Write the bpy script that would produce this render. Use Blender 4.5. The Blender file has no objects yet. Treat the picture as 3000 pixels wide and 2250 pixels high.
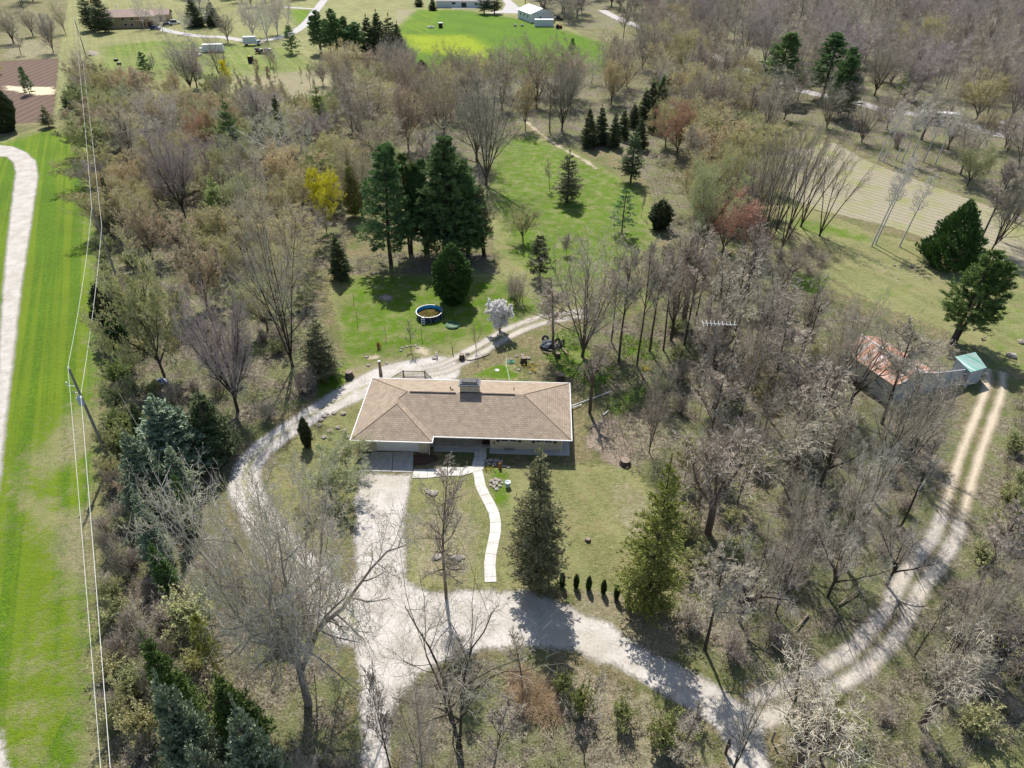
import bpy, math, random
import numpy as np
from mathutils import Vector, Matrix, Euler
S = bpy.context.scene
COL = S.collection
R = math.radians
# ------------------------------------------------------------------ camera
CAMH = 52.0; PITCH = 35.5; FPX = 2082.0
cd = bpy.data.cameras.new('camera'); cam = bpy.data.objects.new('camera', cd); COL.objects.link(cam)
cam.location = (0, 0, CAMH); cam.rotation_euler = (R(90-PITCH), 0, 0)
cd.sensor_width = 36; cd.sensor_fit = 'HORIZONTAL'; cd.lens = 36*FPX/3000
cd.clip_start = 0.5; cd.clip_end = 5000
S.camera = cam
# ------------------------------------------------------------------ world, sun, exposure
SUN_EL, SUN_AZ = 53.0, -10.0      # azimuth from +Y towards +X
w = bpy.data.worlds.new("World"); S.world = w; w.use_nodes = True
nt = w.node_tree; bg = nt.nodes['Background']
sky = nt.nodes.new('ShaderNodeTexSky'); sky.sky_type = 'NISHITA'; sky.sun_disc = False
sky.sun_elevation = R(SUN_EL); sky.sun_rotation = R(SUN_AZ)
nt.links.new(sky.outputs[0], bg.inputs[0]); bg.inputs[1].default_value = 0.11
sl = bpy.data.lights.new('sun', 'SUN'); sl.energy = 4.9; sl.angle = R(0.5); sl.color = (1, 0.955, 0.89)
so = bpy.data.objects.new('sun', sl); COL.objects.link(so)
sd = Vector((math.sin(R(SUN_AZ))*math.cos(R(SUN_EL)), math.cos(R(SUN_AZ))*math.cos(R(SUN_EL)), math.sin(R(SUN_EL))))
so.rotation_euler = sd.to_track_quat('Z', 'Y').to_euler(); so.location = (0, 0, 120)
S.view_settings.view_transform = 'Standard'; S.view_settings.look = 'None'
S.view_settings.exposure = 0.46; S.view_settings.gamma = 1
# ------------------------------------------------------------------ pixel -> world (picture measured at 2212 px wide)
_th = R(PITCH)
def W(px, py, z=0.0):
    x = (px/.73733-1500)/FPX; y = (py/.73733-1125)/FPX
    d = (x, math.cos(_th)-y*math.sin(_th), -(math.sin(_th)+y*math.cos(_th)))
    t = (z-CAMH)/d[2]
    return Vector((d[0]*t, d[1]*t, z))
def proj(X, Y, Z):
    Z -= CAMH
    zc = Y*math.cos(_th)-Z*math.sin(_th); yc = -(Y*math.sin(_th)+Z*math.cos(_th))
    return (X/zc*FPX+1500)*.73733, (yc/zc*FPX+1125)*.73733
def tree_height(bx, by, ty):
    b = W(bx, by); lo, hi = .1, 45.
    for _ in range(40):
        m = (lo+hi)/2
        if proj(b.x, b.y, m)[1] > ty: lo = m
        else: hi = m
    return lo
# ------------------------------------------------------------------ tagging
def tag(o, label=None, cat=None, group=None, kind=None):
    if label: o['label'] = label
    if cat: o['category'] = cat
    if group: o['group'] = group
    if kind: o['kind'] = kind
    return o
def empty(name, loc=(0,0,0), rz=0.0, label=None, cat=None, group=None):
    o = bpy.data.objects.new(name, None); COL.objects.link(o)
    o.location = loc; o.rotation_euler = (0, 0, rz); o.empty_display_size = .5
    return tag(o, label, cat, group)
def link(name, me, parent=None, loc=None):
    o = bpy.data.objects.new(name, me); COL.objects.link(o)
    if parent: o.parent = parent
    if loc is not None: o.location = loc
    return o
# ------------------------------------------------------------------ materials
def newmat(name, rough=.9):
    m = bpy.data.materials.new(name); m.use_nodes = True
    b = m.node_tree.nodes['Principled BSDF']; b.inputs['Roughness'].default_value = rough
    b.inputs['Specular IOR Level'].default_value = .25
    return m, m.node_tree, b
def N(nt, t, **k):
    n = nt.nodes.new(t)
    for a, v in k.items(): setattr(n, a, v)
    return n
def noise(nt, scale, detail=3, vec=None, rough=.6):
    n = N(nt, 'ShaderNodeTexNoise'); n.inputs['Scale'].default_value = scale
    n.inputs['Detail'].default_value = detail; n.inputs['Roughness'].default_value = rough
    if vec is not None: nt.links.new(vec, n.inputs['Vector'])
    return n.outputs['Fac']
def ramp(nt, fac, stops):
    r = N(nt, 'ShaderNodeValToRGB'); e = r.color_ramp.elements
    while len(e) < len(stops): e.new(.5)
    for i, (p, c) in enumerate(stops):
        e[i].position = p; e[i].color = (*c, 1) if len(c) == 3 else c
    nt.links.new(fac, r.inputs[0]); return r.outputs[0]
def mix(nt, fac, a, b, mode='MIX'):
    m = N(nt, 'ShaderNodeMix', data_type='RGBA', blend_type=mode)
    for s, v in ((m.inputs[0], fac), (m.inputs[6], a), (m.inputs[7], b)):
        if hasattr(v, 'type') and hasattr(v, 'node'): nt.links.new(v, s)
        else: s.default_value = v if not isinstance(v, tuple) else (*v, 1)[:4]
    return m.outputs[2]
def mth(nt, op, a, b=0.0, clamp=False):
    m = N(nt, 'ShaderNodeMath', operation=op, use_clamp=clamp)
    for s, v in ((m.inputs[0], a), (m.inputs[1], b)):
        if hasattr(v, 'node'): nt.links.new(v, s)
        else: s.default_value = v
    return m.outputs[0]
def plain(name, col, col2=None, scale=3.0, rough=.85, metal=0.0, objvar=0.0):
    """two-tone noise material; objvar: brightness spread from object to object"""
    m, nt, b = newmat(name, rough)
    col2 = col2 or tuple(c*.7 for c in col)
    tc = N(nt, 'ShaderNodeTexCoord')
    c = ramp(nt, noise(nt, scale, 4, tc.outputs['Object']), [(.32, col2), (.68, col)])
    if objvar:
        oi = N(nt, 'ShaderNodeObjectInfo')
        mr = N(nt, 'ShaderNodeMapRange'); mr.inputs[3].default_value = 1-objvar; mr.inputs[4].default_value = 1+objvar
        nt.links.new(oi.outputs['Random'], mr.inputs[0])
        hs = N(nt, 'ShaderNodeHueSaturation'); nt.links.new(mr.outputs[0], hs.inputs['Value'])
        m2 = N(nt, 'ShaderNodeMapRange'); m2.inputs[3].default_value = .5-.02; m2.inputs[4].default_value = .5+.02
        w2 = mth(nt, 'FRACT', mth(nt, 'MULTIPLY', oi.outputs['Random'], 7.31))
        nt.links.new(w2, m2.inputs[0]); nt.links.new(m2.outputs[0], hs.inputs['Hue'])
        nt.links.new(c, hs.inputs['Color']); c = hs.outputs[0]
    nt.links.new(c, b.inputs['Base Color']); b.inputs['Metallic'].default_value = metal
    return m
def leafmat(name, col, col2, objvar=.12, trans=.25):
    m = plain(name, col, col2, .9, .8, 0, objvar)
    nt = m.node_tree; b = nt.nodes['Principled BSDF']; out = nt.nodes['Material Output']
    src = b.inputs['Base Color'].links[0].from_socket
    t = N(nt, 'ShaderNodeBsdfTranslucent'); nt.links.new(src, t.inputs[0])
    mx = N(nt, 'ShaderNodeMixShader'); mx.inputs[0].default_value = trans
    nt.links.new(b.outputs[0], mx.inputs[1]); nt.links.new(t.outputs[0], mx.inputs[2]); nt.links.new(mx.outputs[0], out.inputs[0])
    return m
# ------------------------------------------------------------------ mesh helpers
def build(name, V, faces, mats, midx=None, uv=False, smooth=False):
    """faces: list of (k,n) int arrays; midx: list of ints (one per array)"""
    V = np.asarray(V, dtype=np.float32)
    me = bpy.data.meshes.new(name); me.vertices.add(len(V)); me.vertices.foreach_set('co', V.ravel())
    loops = np.concatenate([f.ravel() for f in faces]).astype(np.int32)
    tot = np.concatenate([np.full(len(f), f.shape[1]) for f in faces]).astype(np.int32)
    start = np.concatenate([[0], np.cumsum(tot)[:-1]]).astype(np.int32)
    me.loops.add(len(loops)); me.loops.foreach_set('vertex_index', loops)
    me.polygons.add(len(tot)); me.polygons.foreach_set('loop_start', start)
    if midx is not None:
        me.polygons.foreach_set('material_index', np.concatenate([np.full(len(f), i) for f, i in zip(faces, midx)]).astype(np.int32))
    me.polygons.foreach_set('use_smooth', np.full(len(tot), smooth))
    for m in mats: me.materials.append(m)
    me.update(calc_edges=True)
    return me
class MB:
    """small mesh builder with per-face metre UVs (u horizontal, v up the face)"""
    def __init__(s): s.v = []; s.f = []; s.m = []
    def poly(s, pts, m=0):
        i = len(s.v); s.v += [Vector(p) for p in pts]; s.f.append(list(range(i, i+len(pts)))); s.m.append(m); return s
    def box(s, c, d, m=0, rz=0.0, rx=0.0, ry=0.0, taper=1.0):
        M = Matrix.Translation(c) @ Euler((rx, ry, rz)).to_matrix().to_4x4()
        x, y, z = d[0]/2, d[1]/2, d[2]/2; t = taper
        p = [M @ Vector(q) for q in ((-x,-y,-z),(x,-y,-z),(x,y,-z),(-x,y,-z),(-x*t,-y*t,z),(x*t,-y*t,z),(x*t,y*t,z),(-x*t,y*t,z))]
        for q in ((0,3,2,1),(4,5,6,7),(0,1,5,4),(1,2,6,5),(2,3,7,6),(3,0,4,7)): s.poly([p[k] for k in q], m)
        return s
    def bar(s, a, b, r, m=0, n=6, r2=None):
        a, b = Vector(a), Vector(b); d = (b-a); q = d.to_track_quat('Z', 'Y'); r2 = r if r2 is None else r2
        A = [a+q @ Vector((r*math.cos(2*math.pi*k/n), r*math.sin(2*math.pi*k/n), 0)) for k in range(n)]
        B = [b+q @ Vector((r2*math.cos(2*math.pi*k/n), r2*math.sin(2*math.pi*k/n), 0)) for k in range(n)]
        for k in range(n): s.poly([A[k], A[(k+1) % n], B[(k+1) % n], B[k]], m)
        s.poly(A[::-1], m); s.poly(B, m); return s
    def path(s, pts, r, m=0, n=5):
        for a, b in zip(pts[:-1], pts[1:]): s.bar(a, b, r, m, n)
        return s
    def lathe(s, prof, c=(0,0,0), n=20, m=0, sx=1.0, sy=1.0):
        for (r0, z0), (r1, z1) in zip(prof[:-1], prof[1:]):
            for k in range(n):
                a0, a1 = 2*math.pi*k/n, 2*math.pi*(k+1)/n
                P = [(c[0]+sx*r*math.cos(a), c[1]+sy*r*math.sin(a), c[2]+z) for r, z, a in ((r0,z0,a0),(r0,z0,a1),(r1,z1,a1),(r1,z1,a0))]
                if r0 < 1e-5: P = [P[0], P[2], P[3]]
                elif r1 < 1e-5: P = [P[0], P[1], P[2]]
                s.poly(P, m)
        return s
    def mesh(s, name, mats, smooth=False):
        me = bpy.data.meshes.new(name); me.from_pydata([tuple(v) for v in s.v], [], s.f)
        for m in (mats if isinstance(mats, (list, tuple)) else [mats]): me.materials.append(m)
        me.polygons.foreach_set('material_index', s.m)
        me.polygons.foreach_set('use_smooth', [smooth]*len(s.f))
        uvl = me.uv_layers.new(name='uv'); Z = Vector((0,0,1))
        for p in me.polygons:
            n = p.normal; u = Z.cross(n)
            if u.length < .05: u = Vector((1,0,0))
            u.normalize(); v = n.cross(u)
            for li in p.loop_indices:
                co = me.vertices[me.loops[li].vertex_index].co
                uvl.data[li].uv = (co.dot(u), co.dot(v))
        return me
    def build(s, name, mats, parent=None, smooth=False, loc=None):
        return link(name, s.mesh(name, mats, smooth), parent, loc)
def rock_mesh(name, mat, r=.4, seed=0, flat=.6, n=9):
    rg = np.random.default_rng(seed); mb = MB(); rings = []
    for i in range(6):
        ph = math.pi*i/5; rr = math.sin(ph)*r; z = math.cos(ph)*r*flat
        rings.append([Vector((math.cos(2*math.pi*k/n)*rr, math.sin(2*math.pi*k/n)*rr, z))*(1+rg.uniform(-.22, .22)) for k in range(n)])
    for a, b in zip(rings[:-1], rings[1:]):
        for k in range(n): mb.poly([a[(k+1) % n], a[k], b[k], b[(k+1) % n]])
    return mb.mesh(name, mat)
# ------------------------------------------------------------------ signed distance fields in the ground plane
def sd_poly(pts, poly):
    poly = np.array([(p[0], p[1]) for p in poly], float); x, y = pts[:, 0], pts[:, 1]
    d = np.full(len(pts), 1e9); ins = np.zeros(len(pts), bool); n = len(poly)
    for i in range(n):
        a, b = poly[i], poly[(i+1) % n]; e = b-a
        t = np.clip(((x-a[0])*e[0]+(y-a[1])*e[1])/(e @ e+1e-9), 0, 1)
        d = np.minimum(d, np.hypot(x-a[0]-t*e[0], y-a[1]-t*e[1]))
        c = ((a[1] > y) != (b[1] > y)) & (x < (b[0]-a[0])*(y-a[1])/(b[1]-a[1]+1e-12)+a[0]); ins ^= c
    return np.where(ins, d, -d)
def sd_line(pts, line, wid):
    line = np.array([(p[0], p[1]) for p in line], float); x, y = pts[:, 0], pts[:, 1]
    best = np.full(len(pts), 1e9); bw = np.zeros(len(pts)); wid = np.broadcast_to(wid, (len(line),))
    L = 0.0; along = np.zeros(len(pts))
    for i in range(len(line)-1):
        a, b = line[i], line[i+1]; e = b-a; l = math.hypot(*e)
        t = np.clip(((x-a[0])*e[0]+(y-a[1])*e[1])/(e @ e+1e-9), 0, 1)
        d = np.hypot(x-a[0]-t*e[0], y-a[1]-t*e[1]); k = d < best
        best = np.where(k, d, best); bw = np.where(k, wid[i]*(1-t)+wid[i+1]*t, bw); along = np.where(k, L+t*l, along); L += l
    return bw/2-best, best, along
def smooth_line(pts, k=6):
    """Catmull-Rom through the points"""
    P = [Vector(p) for p in pts]; P = [P[0]*2-P[1]]+P+[P[-1]*2-P[-2]]; out = []
    for i in range(1, len(P)-2):
        for j in range(k):
            t = j/k; a, b, c, d = P[i-1:i+3]
            out.append(.5*((2*b)+(c-a)*t+(2*a-5*b+4*c-d)*t*t+(3*b-a-3*c+d)*t**3))
    out.append(P[-2]); return out
def WP(pts, z=0.0): return [W(*p, z) for p in pts]
# ================================================================== GROUND
def ground_mesh():
    ys = [-400, -150, -40, 0]; y = 8.0
    while y < 470: ys.append(y); y += max(.42, y*.0085)
    ys += [520, 600, 750, 1000, 1500, 2500]
    s = np.concatenate([[-6, -4, -2.5, -1.6, -1.2], np.linspace(-.92, .92, 430), [1.2, 1.6, 2.5, 4, 6]])
    ys = np.array(ys); X = s[None, :]*(np.maximum(ys, 5)[:, None]+22); Y = np.repeat(ys[:, None], len(s), 1)
    V = np.stack([X, Y, np.zeros_like(X)], -1).reshape(-1, 3); n, m = X.shape
    i = (np.arange(n-1)[:, None]*m+np.arange(m-1)[None, :]).ravel()
    return V, np.stack([i, i+1, i+m+1, i+m], -1)
gV, gF = ground_mesh()
lush = np.zeros(len(gV)); lawn = np.zeros(len(gV)); litter = np.zeros(len(gV)); yel = np.zeros(len(gV)); dry = np.zeros(len(gV))
def paint(arr, pts, val, feather=3.0, line=None):
    p = WP(pts)
    sdv = sd_poly(gV[:, :2], p) if line is None else sd_line(gV[:, :2], p, line)[0]
    t = np.clip(sdv/feather+.5, 0, 1); t = t*t*(3-2*t)
    arr[:] = arr*(1-t)+val*t
# woods floors
WOODS = dict(
    strip=[(182,175),(330,215),(470,225),(640,260),(760,200),(800,330),(760,500),(700,600),(690,760),(700,840),(600,900),(520,970),(500,1010),(420,1170),(470,1270),(700,1420),(762,1480),(770,1700),(230,1700),(228,1400),(222,1100),(225,800),(212,600),(195,400),(178,260)],
    band=[(735,165),(900,135),(1120,150),(1330,140),(1420,150),(1640,200),(1660,300),(1640,500),(1520,560),(1430,520),(1400,400),(1330,330),(1240,320),(1130,270),(1090,330),(1060,420),(900,420),(760,420),(700,330)],
    north=[(1210,60),(1120,0),(1150,-60),(2300,-60),(2300,240),(2070,250),(1900,225),(1750,190),(1560,118),(1400,60)],
    northb=[(1330,110),(1400,75),(1560,135),(1740,205),(1900,245),(2060,275),(2300,330),(2300,470),(2100,430),(1900,350),(1830,310),(1700,260),(1560,190)],
    right=[(1290,830),(1240,800),(1200,760),(1310,700),(1450,650),(1620,610),(1760,640),(1900,690),(2060,760),(2080,930),(2040,1090),(1960,1240),(1870,1380),(1760,1450),(1600,1490),(1480,1420),(1440,1330),(1470,1180),(1440,1080),(1300,960)],
    corner=[(2300,800),(2160,860),(2100,1030),(2050,1170),(1990,1280),(1900,1400),(1790,1480),(1690,1560),(1680,1700),(2300,1700)],
    south=[(850,1700),(860,1500),(930,1445),(1180,1410),(1300,1450),(1480,1550),(1570,1640),(1580,1700)])
for k, v in WOODS.items(): paint(litter, v, .85, 5)
paint(litter, [(745,560),(850,545),(1080,550),(1075,600),(930,600),(760,598)], 1, 3)
# mown grass
for p, v in (([(-60,330),(0,300),(120,265),(182,250),(196,400),(210,600),(214,900),(222,1300),(228,1700),(-60,1700)], 1),
             ([(125,120),(150,-20),(380,-20),(620,-20),(840,-20),(1100,-20),(1300,100),(1300,150),(900,150),(720,190),(500,210),(300,210),(180,190),(125,268),(-60,270),(-60,262),(118,262),(128,127)], .85),
             ([(705,610),(780,592),(1085,592),(1190,640),(1210,680),(1060,745),(940,790),(760,830),(700,850),(745,760)], 1),
             ([(872,1030),(1040,1010),(1250,1005),(1360,1000),(1440,1100),(1470,1220),(1440,1320),(1240,1280),(880,1265)], .9),
             ([(720,890),(800,840),(780,960),(770,1100),(700,1200),(600,1130),(570,1040),(620,960)], .8),
             ([(1060,330),(1150,290),(1250,330),(1400,420),(1420,520),(1330,600),(1250,690),(1080,600),(1060,480)], 1),
             ([(1010,812),(1090,780),(1140,815),(1110,822)], 1),
             ([(1640,620),(1700,430),(1880,500),(2010,530),(2300,590),(2300,850),(2180,800),(2050,720),(1850,640)], .9),
             ([(2100,1700),(2100,1640),(2230,1580),(2300,1700)], .9)):
    paint(lawn, p, v, 2.5); paint(litter, p, 0, 2.5)
for p, v, f in (([(-60,330),(100,280),(185,290),(200,500),(212,700),(212,850),(150,900),(60,1000),(40,1130),(-60,1160)], 1, 12),
                ([(60,1040),(150,1000),(205,960),(208,1080),(150,1120)], .75, 4),
                ([(-60,1130),(120,1150),(150,1300),(60,1420),(40,1700),(-60,1700)], .95, 10), ([(60,1290),(200,1300),(205,1600),(150,1700),(30,1700),(50,1450)], .72, 8),
                ([(840,75),(900,20),(1000,22),(1120,40),(1200,60),(1330,100),(1300,160),(880,165)], 1, 12), ([(210,100),(340,85),(620,100),(660,140),(400,165),(220,170)], .6, 12),
                ([(140,150),(340,100),(620,105),(720,150),(560,170),(300,180),(180,240)], .5, 14),
                ([(620,20),(680,20),(700,60),(640,60)], .8, 10),
                ([(1060,360),(1150,330),(1330,400),(1390,450),(1330,590),(1200,540),(1130,480)], .7, 14),
                ([(1010,812),(1080,785),(1135,812),(1100,820)], .75, .8), ([(675,800),(750,790),(745,835),(690,880)], .7, 1.5),
                ([(660,985),(790,900),(770,1000)], .35, 2), ([(1700,460),(1870,505),(1900,530),(1720,500)], .6, 4), ([(1690,580),(1800,600),(1770,640),(1700,620)], .7, 3),
                ([(740,600),(800,590),(1080,600),(1200,660),(1060,730),(900,760),(740,800),(720,700)], .62, 5), ([(1060,300),(1150,290),(1260,330),(1400,410),(1420,520),(1330,610),(1200,640),(1080,560),(1060,420)], .6, 9), ([(1190,640),(1300,600),(1500,620),(1450,690),(1250,700)], .4, 6), ([(1050,1010),(1060,1090),(1100,1100),(1110,1020)], .6, 1.5), ([(1880,620),(1990,600),(1980,640),(1900,660)], .4, 4),
                ([(2120,800),(2130,600),(2300,640),(2300,850)], .35, 5)):
    paint(lush, p, v, f)
paint(yel, [(890,110),(870,75),(1010,75),(1060,100),(1060,125),(950,118)], 1, 14); paint(yel, [(640,0),(700,0),(700,40),(640,40)], .2, 10)
for p, v, f in (([(850,20),(950,20),(900,55),(850,70)], .7, 8), ([(100,900),(200,900),(205,1000),(120,1010)], .6, 6), ([(110,1080),(205,1080),(215,1260),(60,1260)], .65, 5),
                ([(880,1110),(1000,1080),(1040,1150),(1020,1250),(890,1260)], .7, 3), ([(1310,1000),(1420,1080),(1440,1200),(1330,1150)], .6, 3),
                ([(1250,1270),(1450,1290),(1480,1430),(1380,1400),(1240,1310)], .9, 2),
                ([(740,790),(880,770),(1000,760),(1050,745),(900,800),(760,830)], .6, 1.5), ([(1190,1420),(1400,1490),(1560,1640),(1400,1690),(1250,1600)], .75, 4),
                ([(200,1500),(235,1400),(240,1700),(150,1700)], .6, 3), ([(0,80),(130,90),(130,125),(0,130)], .6, 8), ([(450,150),(720,150),(740,210),(500,230)], .75, 9),
                ([(1270,900),(1300,840),(1450,900),(1420,1010)], .5, 3), ([(1830,560),(2000,560),(2100,600),(1950,640)], .4, 5)):
    paint(dry, p, v, f)
# bright spring weeds among the trees
for p in ([(1170,760),(1260,750),(1330,810),(1290,850),(1200,800)], [(1290,870),(1400,830),(1420,870),(1330,900)], [(1190,720),(1260,700),(1270,770),(1210,770)], [(1340,720),(1420,740),(1420,780),(1340,770)]):
    paint(lush, p, .55, 1.5); paint(lawn, p, .8, 1.5)
me = build('ground', gV, [gF], [])
for nme, a in (('lush', lush), ('lawn', lawn), ('litter', litter), ('yel', yel), ('dry', dry)):
    at = me.attributes.new(nme, 'FLOAT', 'POINT'); at.data.foreach_set('value', a.astype(np.float32))
_d = W(175, 830)-W(178, 560); MOW = math.atan2(_d.y, _d.x)+math.pi/2
m, nt, b = newmat('ground_cover', .95); me.materials.append(m)
tc = N(nt, 'ShaderNodeTexCoord').outputs['Object']
def attr(nt, n): a = N(nt, 'ShaderNodeAttribute'); a.attribute_name = n; return a.outputs['Fac']
n_f = noise(nt, 5.5, 4, tc, .75); n_g = noise(nt, 1.7, 5, tc, .7); n_m = noise(nt, .55, 4, tc); n_l = noise(nt, .09, 4, tc); n_c = noise(nt, .23, 5, tc, .65); n_fg = mth(nt, 'ADD', mth(nt, 'MULTIPLY', n_f, .55), mth(nt, 'MULTIPLY', n_g, .45))
def wgt(name, amt=.9, a=.42, bb=.6):
    v = mth(nt, 'ADD', attr(nt, name), mth(nt, 'MULTIPLY', mth(nt, 'SUBTRACT', mix_n, .5), amt*2.8))
    mr = N(nt, 'ShaderNodeMapRange', interpolation_type='SMOOTHSTEP'); nt.links.new(v, mr.inputs[0]); mr.inputs[1].default_value = a; mr.inputs[2].default_value = bb
    return mr.outputs[0]
mix_n = mth(nt, 'ADD', mth(nt, 'MULTIPLY', n_m, .5), mth(nt, 'MULTIPLY', n_g, .5))
meadow = ramp(nt, n_fg, [(.36, (.085, .072, .035)), (.5, (.22, .19, .095)), (.62, (.37, .31, .185))])
meadow = mix(nt, ramp(nt, n_c, [(.47, (0,0,0)), (.56, (.7,.7,.7))]), meadow, (.13, .16, .045))
lawnc = ramp(nt, n_fg, [(.36, (.115, .13, .04)), (.5, (.215, .225, .085)), (.62, (.335, .32, .15))])
lawnc = mix(nt, ramp(nt, n_c, [(.46, (0,0,0)), (.58, (.6,.6,.6))]), lawnc, (.31, .265, .13))
lushc = ramp(nt, n_fg, [(.36, (.055, .115, .003)), (.5, (.095, .185, .004)), (.64, (.16, .26, .01))])
# mower passes run along Y on the big lawn
mp = N(nt, 'ShaderNodeMapping'); mp.vector_type = 'TEXTURE'; mp.inputs['Rotation'].default_value = (0, 0, MOW); mp.inputs['Scale'].default_value = (1, 80, 1); nt.links.new(tc, mp.inputs[0])
stripe = noise(nt, .75, 2, mp.outputs[0], .5)
sx_ = N(nt, 'ShaderNodeSeparateXYZ'); nt.links.new(tc, sx_.inputs[0]); left = mth(nt, 'LESS_THAN', sx_.outputs[0], -34.0)
lushc = mix(nt, mth(nt, 'MULTIPLY', ramp(nt, stripe, [(.45, (0,0,0)), (.56, (.75,.75,.75))]), left), lushc, (.17, .24, .010))
lawnc = mix(nt, mth(nt, 'MULTIPLY', ramp(nt, stripe, [(.44, (0,0,0)), (.6, (1,1,1))]), .35), lawnc, (.31, .33, .13))
lit = ramp(nt, n_fg, [(.38, (.04, .03, .02)), (.46, (.14, .118, .08)), (.53, (.265, .23, .16)), (.62, (.44, .395, .305))])
lit = mix(nt, ramp(nt, n_c, [(.44, (0,0,0)), (.56, (.72,.72,.72))]), lit, (.165, .19, .065))
dryc = ramp(nt, n_fg, [(.37, (.17, .14, .085)), (.5, (.32, .275, .175)), (.62, (.47, .41, .28))])
c = mix(nt, wgt('litter'), meadow, lit); c = mix(nt, wgt('lawn'), c, lawnc); c = mix(nt, mth(nt, 'MULTIPLY', wgt('dry', 1.0, .3, .75), .75), c, dryc)
c = mix(nt, wgt('lush', .8, .25, .8), c, lushc); c = mix(nt, mth(nt, 'MULTIPLY', wgt('yel', .9, .1, 1.1), .8), c, (.30, .36, .006))
c = mix(nt, 1.0, c, ramp(nt, n_l, [(.3, (.86,.86,.86)), (.7, (1.1,1.1,1.1))]), 'MULTIPLY')
nt.links.new(c, b.inputs['Base Color'])
bp = N(nt, 'ShaderNodeBump'); bp.inputs['Strength'].default_value = .9; bp.inputs['Distance'].default_value = .3
nt.links.new(mth(nt, 'ADD', n_f, n_g), bp.inputs['Height']); nt.links.new(bp.outputs[0], b.inputs['Normal'])
tag(link('ground', me), kind='structure')

# ================================================================== SHEETS LAID ON THE GROUND
def sheet(name, z, mat, poly=None, line=None, width=None, cell=.5, pad=.8, kind='structure', label=None, cat=None, extra=None, cap=True):
    pts2 = poly if poly is not None else line
    P = np.array([(p[0], p[1]) for p in pts2]); ex = pad+(0 if poly is not None else np.max(width)/2)
    x0, y0 = P.min(0)-ex; x1, y1 = P.max(0)+ex
    xs = np.arange(x0, x1+cell, cell); ys = np.arange(y0, y1+cell, cell)
    G = np.stack(np.meshgrid(xs, ys), -1).reshape(-1, 2)
    if poly is not None:
        sdv = sd_poly(G, poly); cdv = np.zeros(len(G)); al = np.zeros(len(G))
    else: sdv, cdv, al = sd_line(G, line, width)
    if line is not None and cap: sdv = np.where((al <= 1e-6) | (al >= al.max()-1e-6), -1.0, sdv)
    if extra is not None: sdv = np.maximum(sdv, extra(G))
    n, m = len(ys), len(xs); i = (np.arange(n-1)[:, None]*m+np.arange(m-1)[None, :]).ravel()
    F = np.stack([i, i+1, i+m+1, i+m], -1); F = F[(sdv[F] > -pad).any(1)]
    used, inv = np.unique(F, return_inverse=True); F = inv.reshape(F.shape)
    V = np.concatenate([G[used], np.full((len(used), 1), z)], 1)
    me = build(name, V, [F], [mat])
    for nme, a in (('sd', sdv), ('cd', cdv), ('al', al)):
        at = me.attributes.new(nme, 'FLOAT', 'POINT'); at.data.foreach_set('value', a[used].astype(np.float32))
    return tag(link(name, me), label, cat, kind=kind)
def edge_mat(name, stops, stops2=None, crown=0, track=None, feather=.55, rough=.95, fine=4.0, grass=None, edgescale=1.1, gw=(.30,.30,.16)):
    """surface whose outline breaks up with noise; track=half gauge gives two wheel tracks with grass between"""
    m, nt, b = newmat(name, rough); tc = N(nt, 'ShaderNodeTexCoord').outputs['Object']
    nf = noise(nt, fine, 4, tc, .7); nm = noise(nt, .5, 4, tc)
    c = ramp(nt, nf, stops)
    if stops2: c = mix(nt, ramp(nt, nm, [(.42, (0,0,0)), (.6, (1,1,1))]), c, ramp(nt, nf, stops2))
    if stops2 and crown < 1: c = mix(nt, mth(nt, 'MULTIPLY', ramp(nt, noise(nt, .16, 4, tc, .7), [(.45, (0,0,0)), (.6, (1,1,1))]), .4), c, (.36, .32, .26))
    if crown: c = mix(nt, mth(nt, 'MULTIPLY', mth(nt, 'MULTIPLY', mth(nt, 'SUBTRACT', .55, attr(nt, 'cd'), True), 2.2, True), ramp(nt, noise(nt, .8, 4, tc, .7), [(.4, (.15,.15,.15)), (.6, (1,1,1))])), c, (.25, .24, .13))
    ne = mth(nt, 'ADD', mth(nt, 'MULTIPLY', noise(nt, edgescale*.3, 3, tc), .5), mth(nt, 'MULTIPLY', noise(nt, edgescale*3.2, 5, tc, .8), .5))
    v = mth(nt, 'ADD', attr(nt, 'sd'), mth(nt, 'MULTIPLY', mth(nt, 'SUBTRACT', ne, .5), feather*6))
    if track:
        cdn = mth(nt, 'ABSOLUTE', mth(nt, 'SUBTRACT', attr(nt, 'cd'), track[0]))
        t = mth(nt, 'ADD', mth(nt, 'SUBTRACT', track[1], cdn), mth(nt, 'MULTIPLY', mth(nt, 'SUBTRACT', ne, .5), track[2]))
        v = mth(nt, 'MINIMUM', v, t)
    a = N(nt, 'ShaderNodeMapRange'); nt.links.new(v, a.inputs[0]); a.inputs[1].default_value = -.25; a.inputs[2].default_value = .35
    nt.links.new(c, b.inputs['Base Color']); nt.links.new(a.outputs[0], b.inputs['Alpha'])
    bp = N(nt, 'ShaderNodeBump'); bp.inputs['Strength'].default_value = .35; bp.inputs['Distance'].default_value = .05
    nt.links.new(nf, bp.inputs['Height']); nt.links.new(bp.outputs[0], b.inputs['Normal'])
    return m
GR = [(.36, (.38, .35, .31)), (.5, (.48, .45, .41)), (.64, (.56, .53, .49))]
GR2 = [(.36, (.29, .26, .22)), (.5, (.39, .36, .315)), (.64, (.47, .44, .395))]
M_gravel = edge_mat('crushed_limestone', GR, GR2, feather=.55)
M_loop = edge_mat('gravel_with_weedy_crown', GR, GR2, crown=1, feather=.3)
M_gravel_smooth = edge_mat('smooth_pale_gravel', [(.36,(.40,.37,.335)),(.5,(.475,.445,.405)),(.64,(.54,.51,.47))], GR2, feather=.18)
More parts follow.
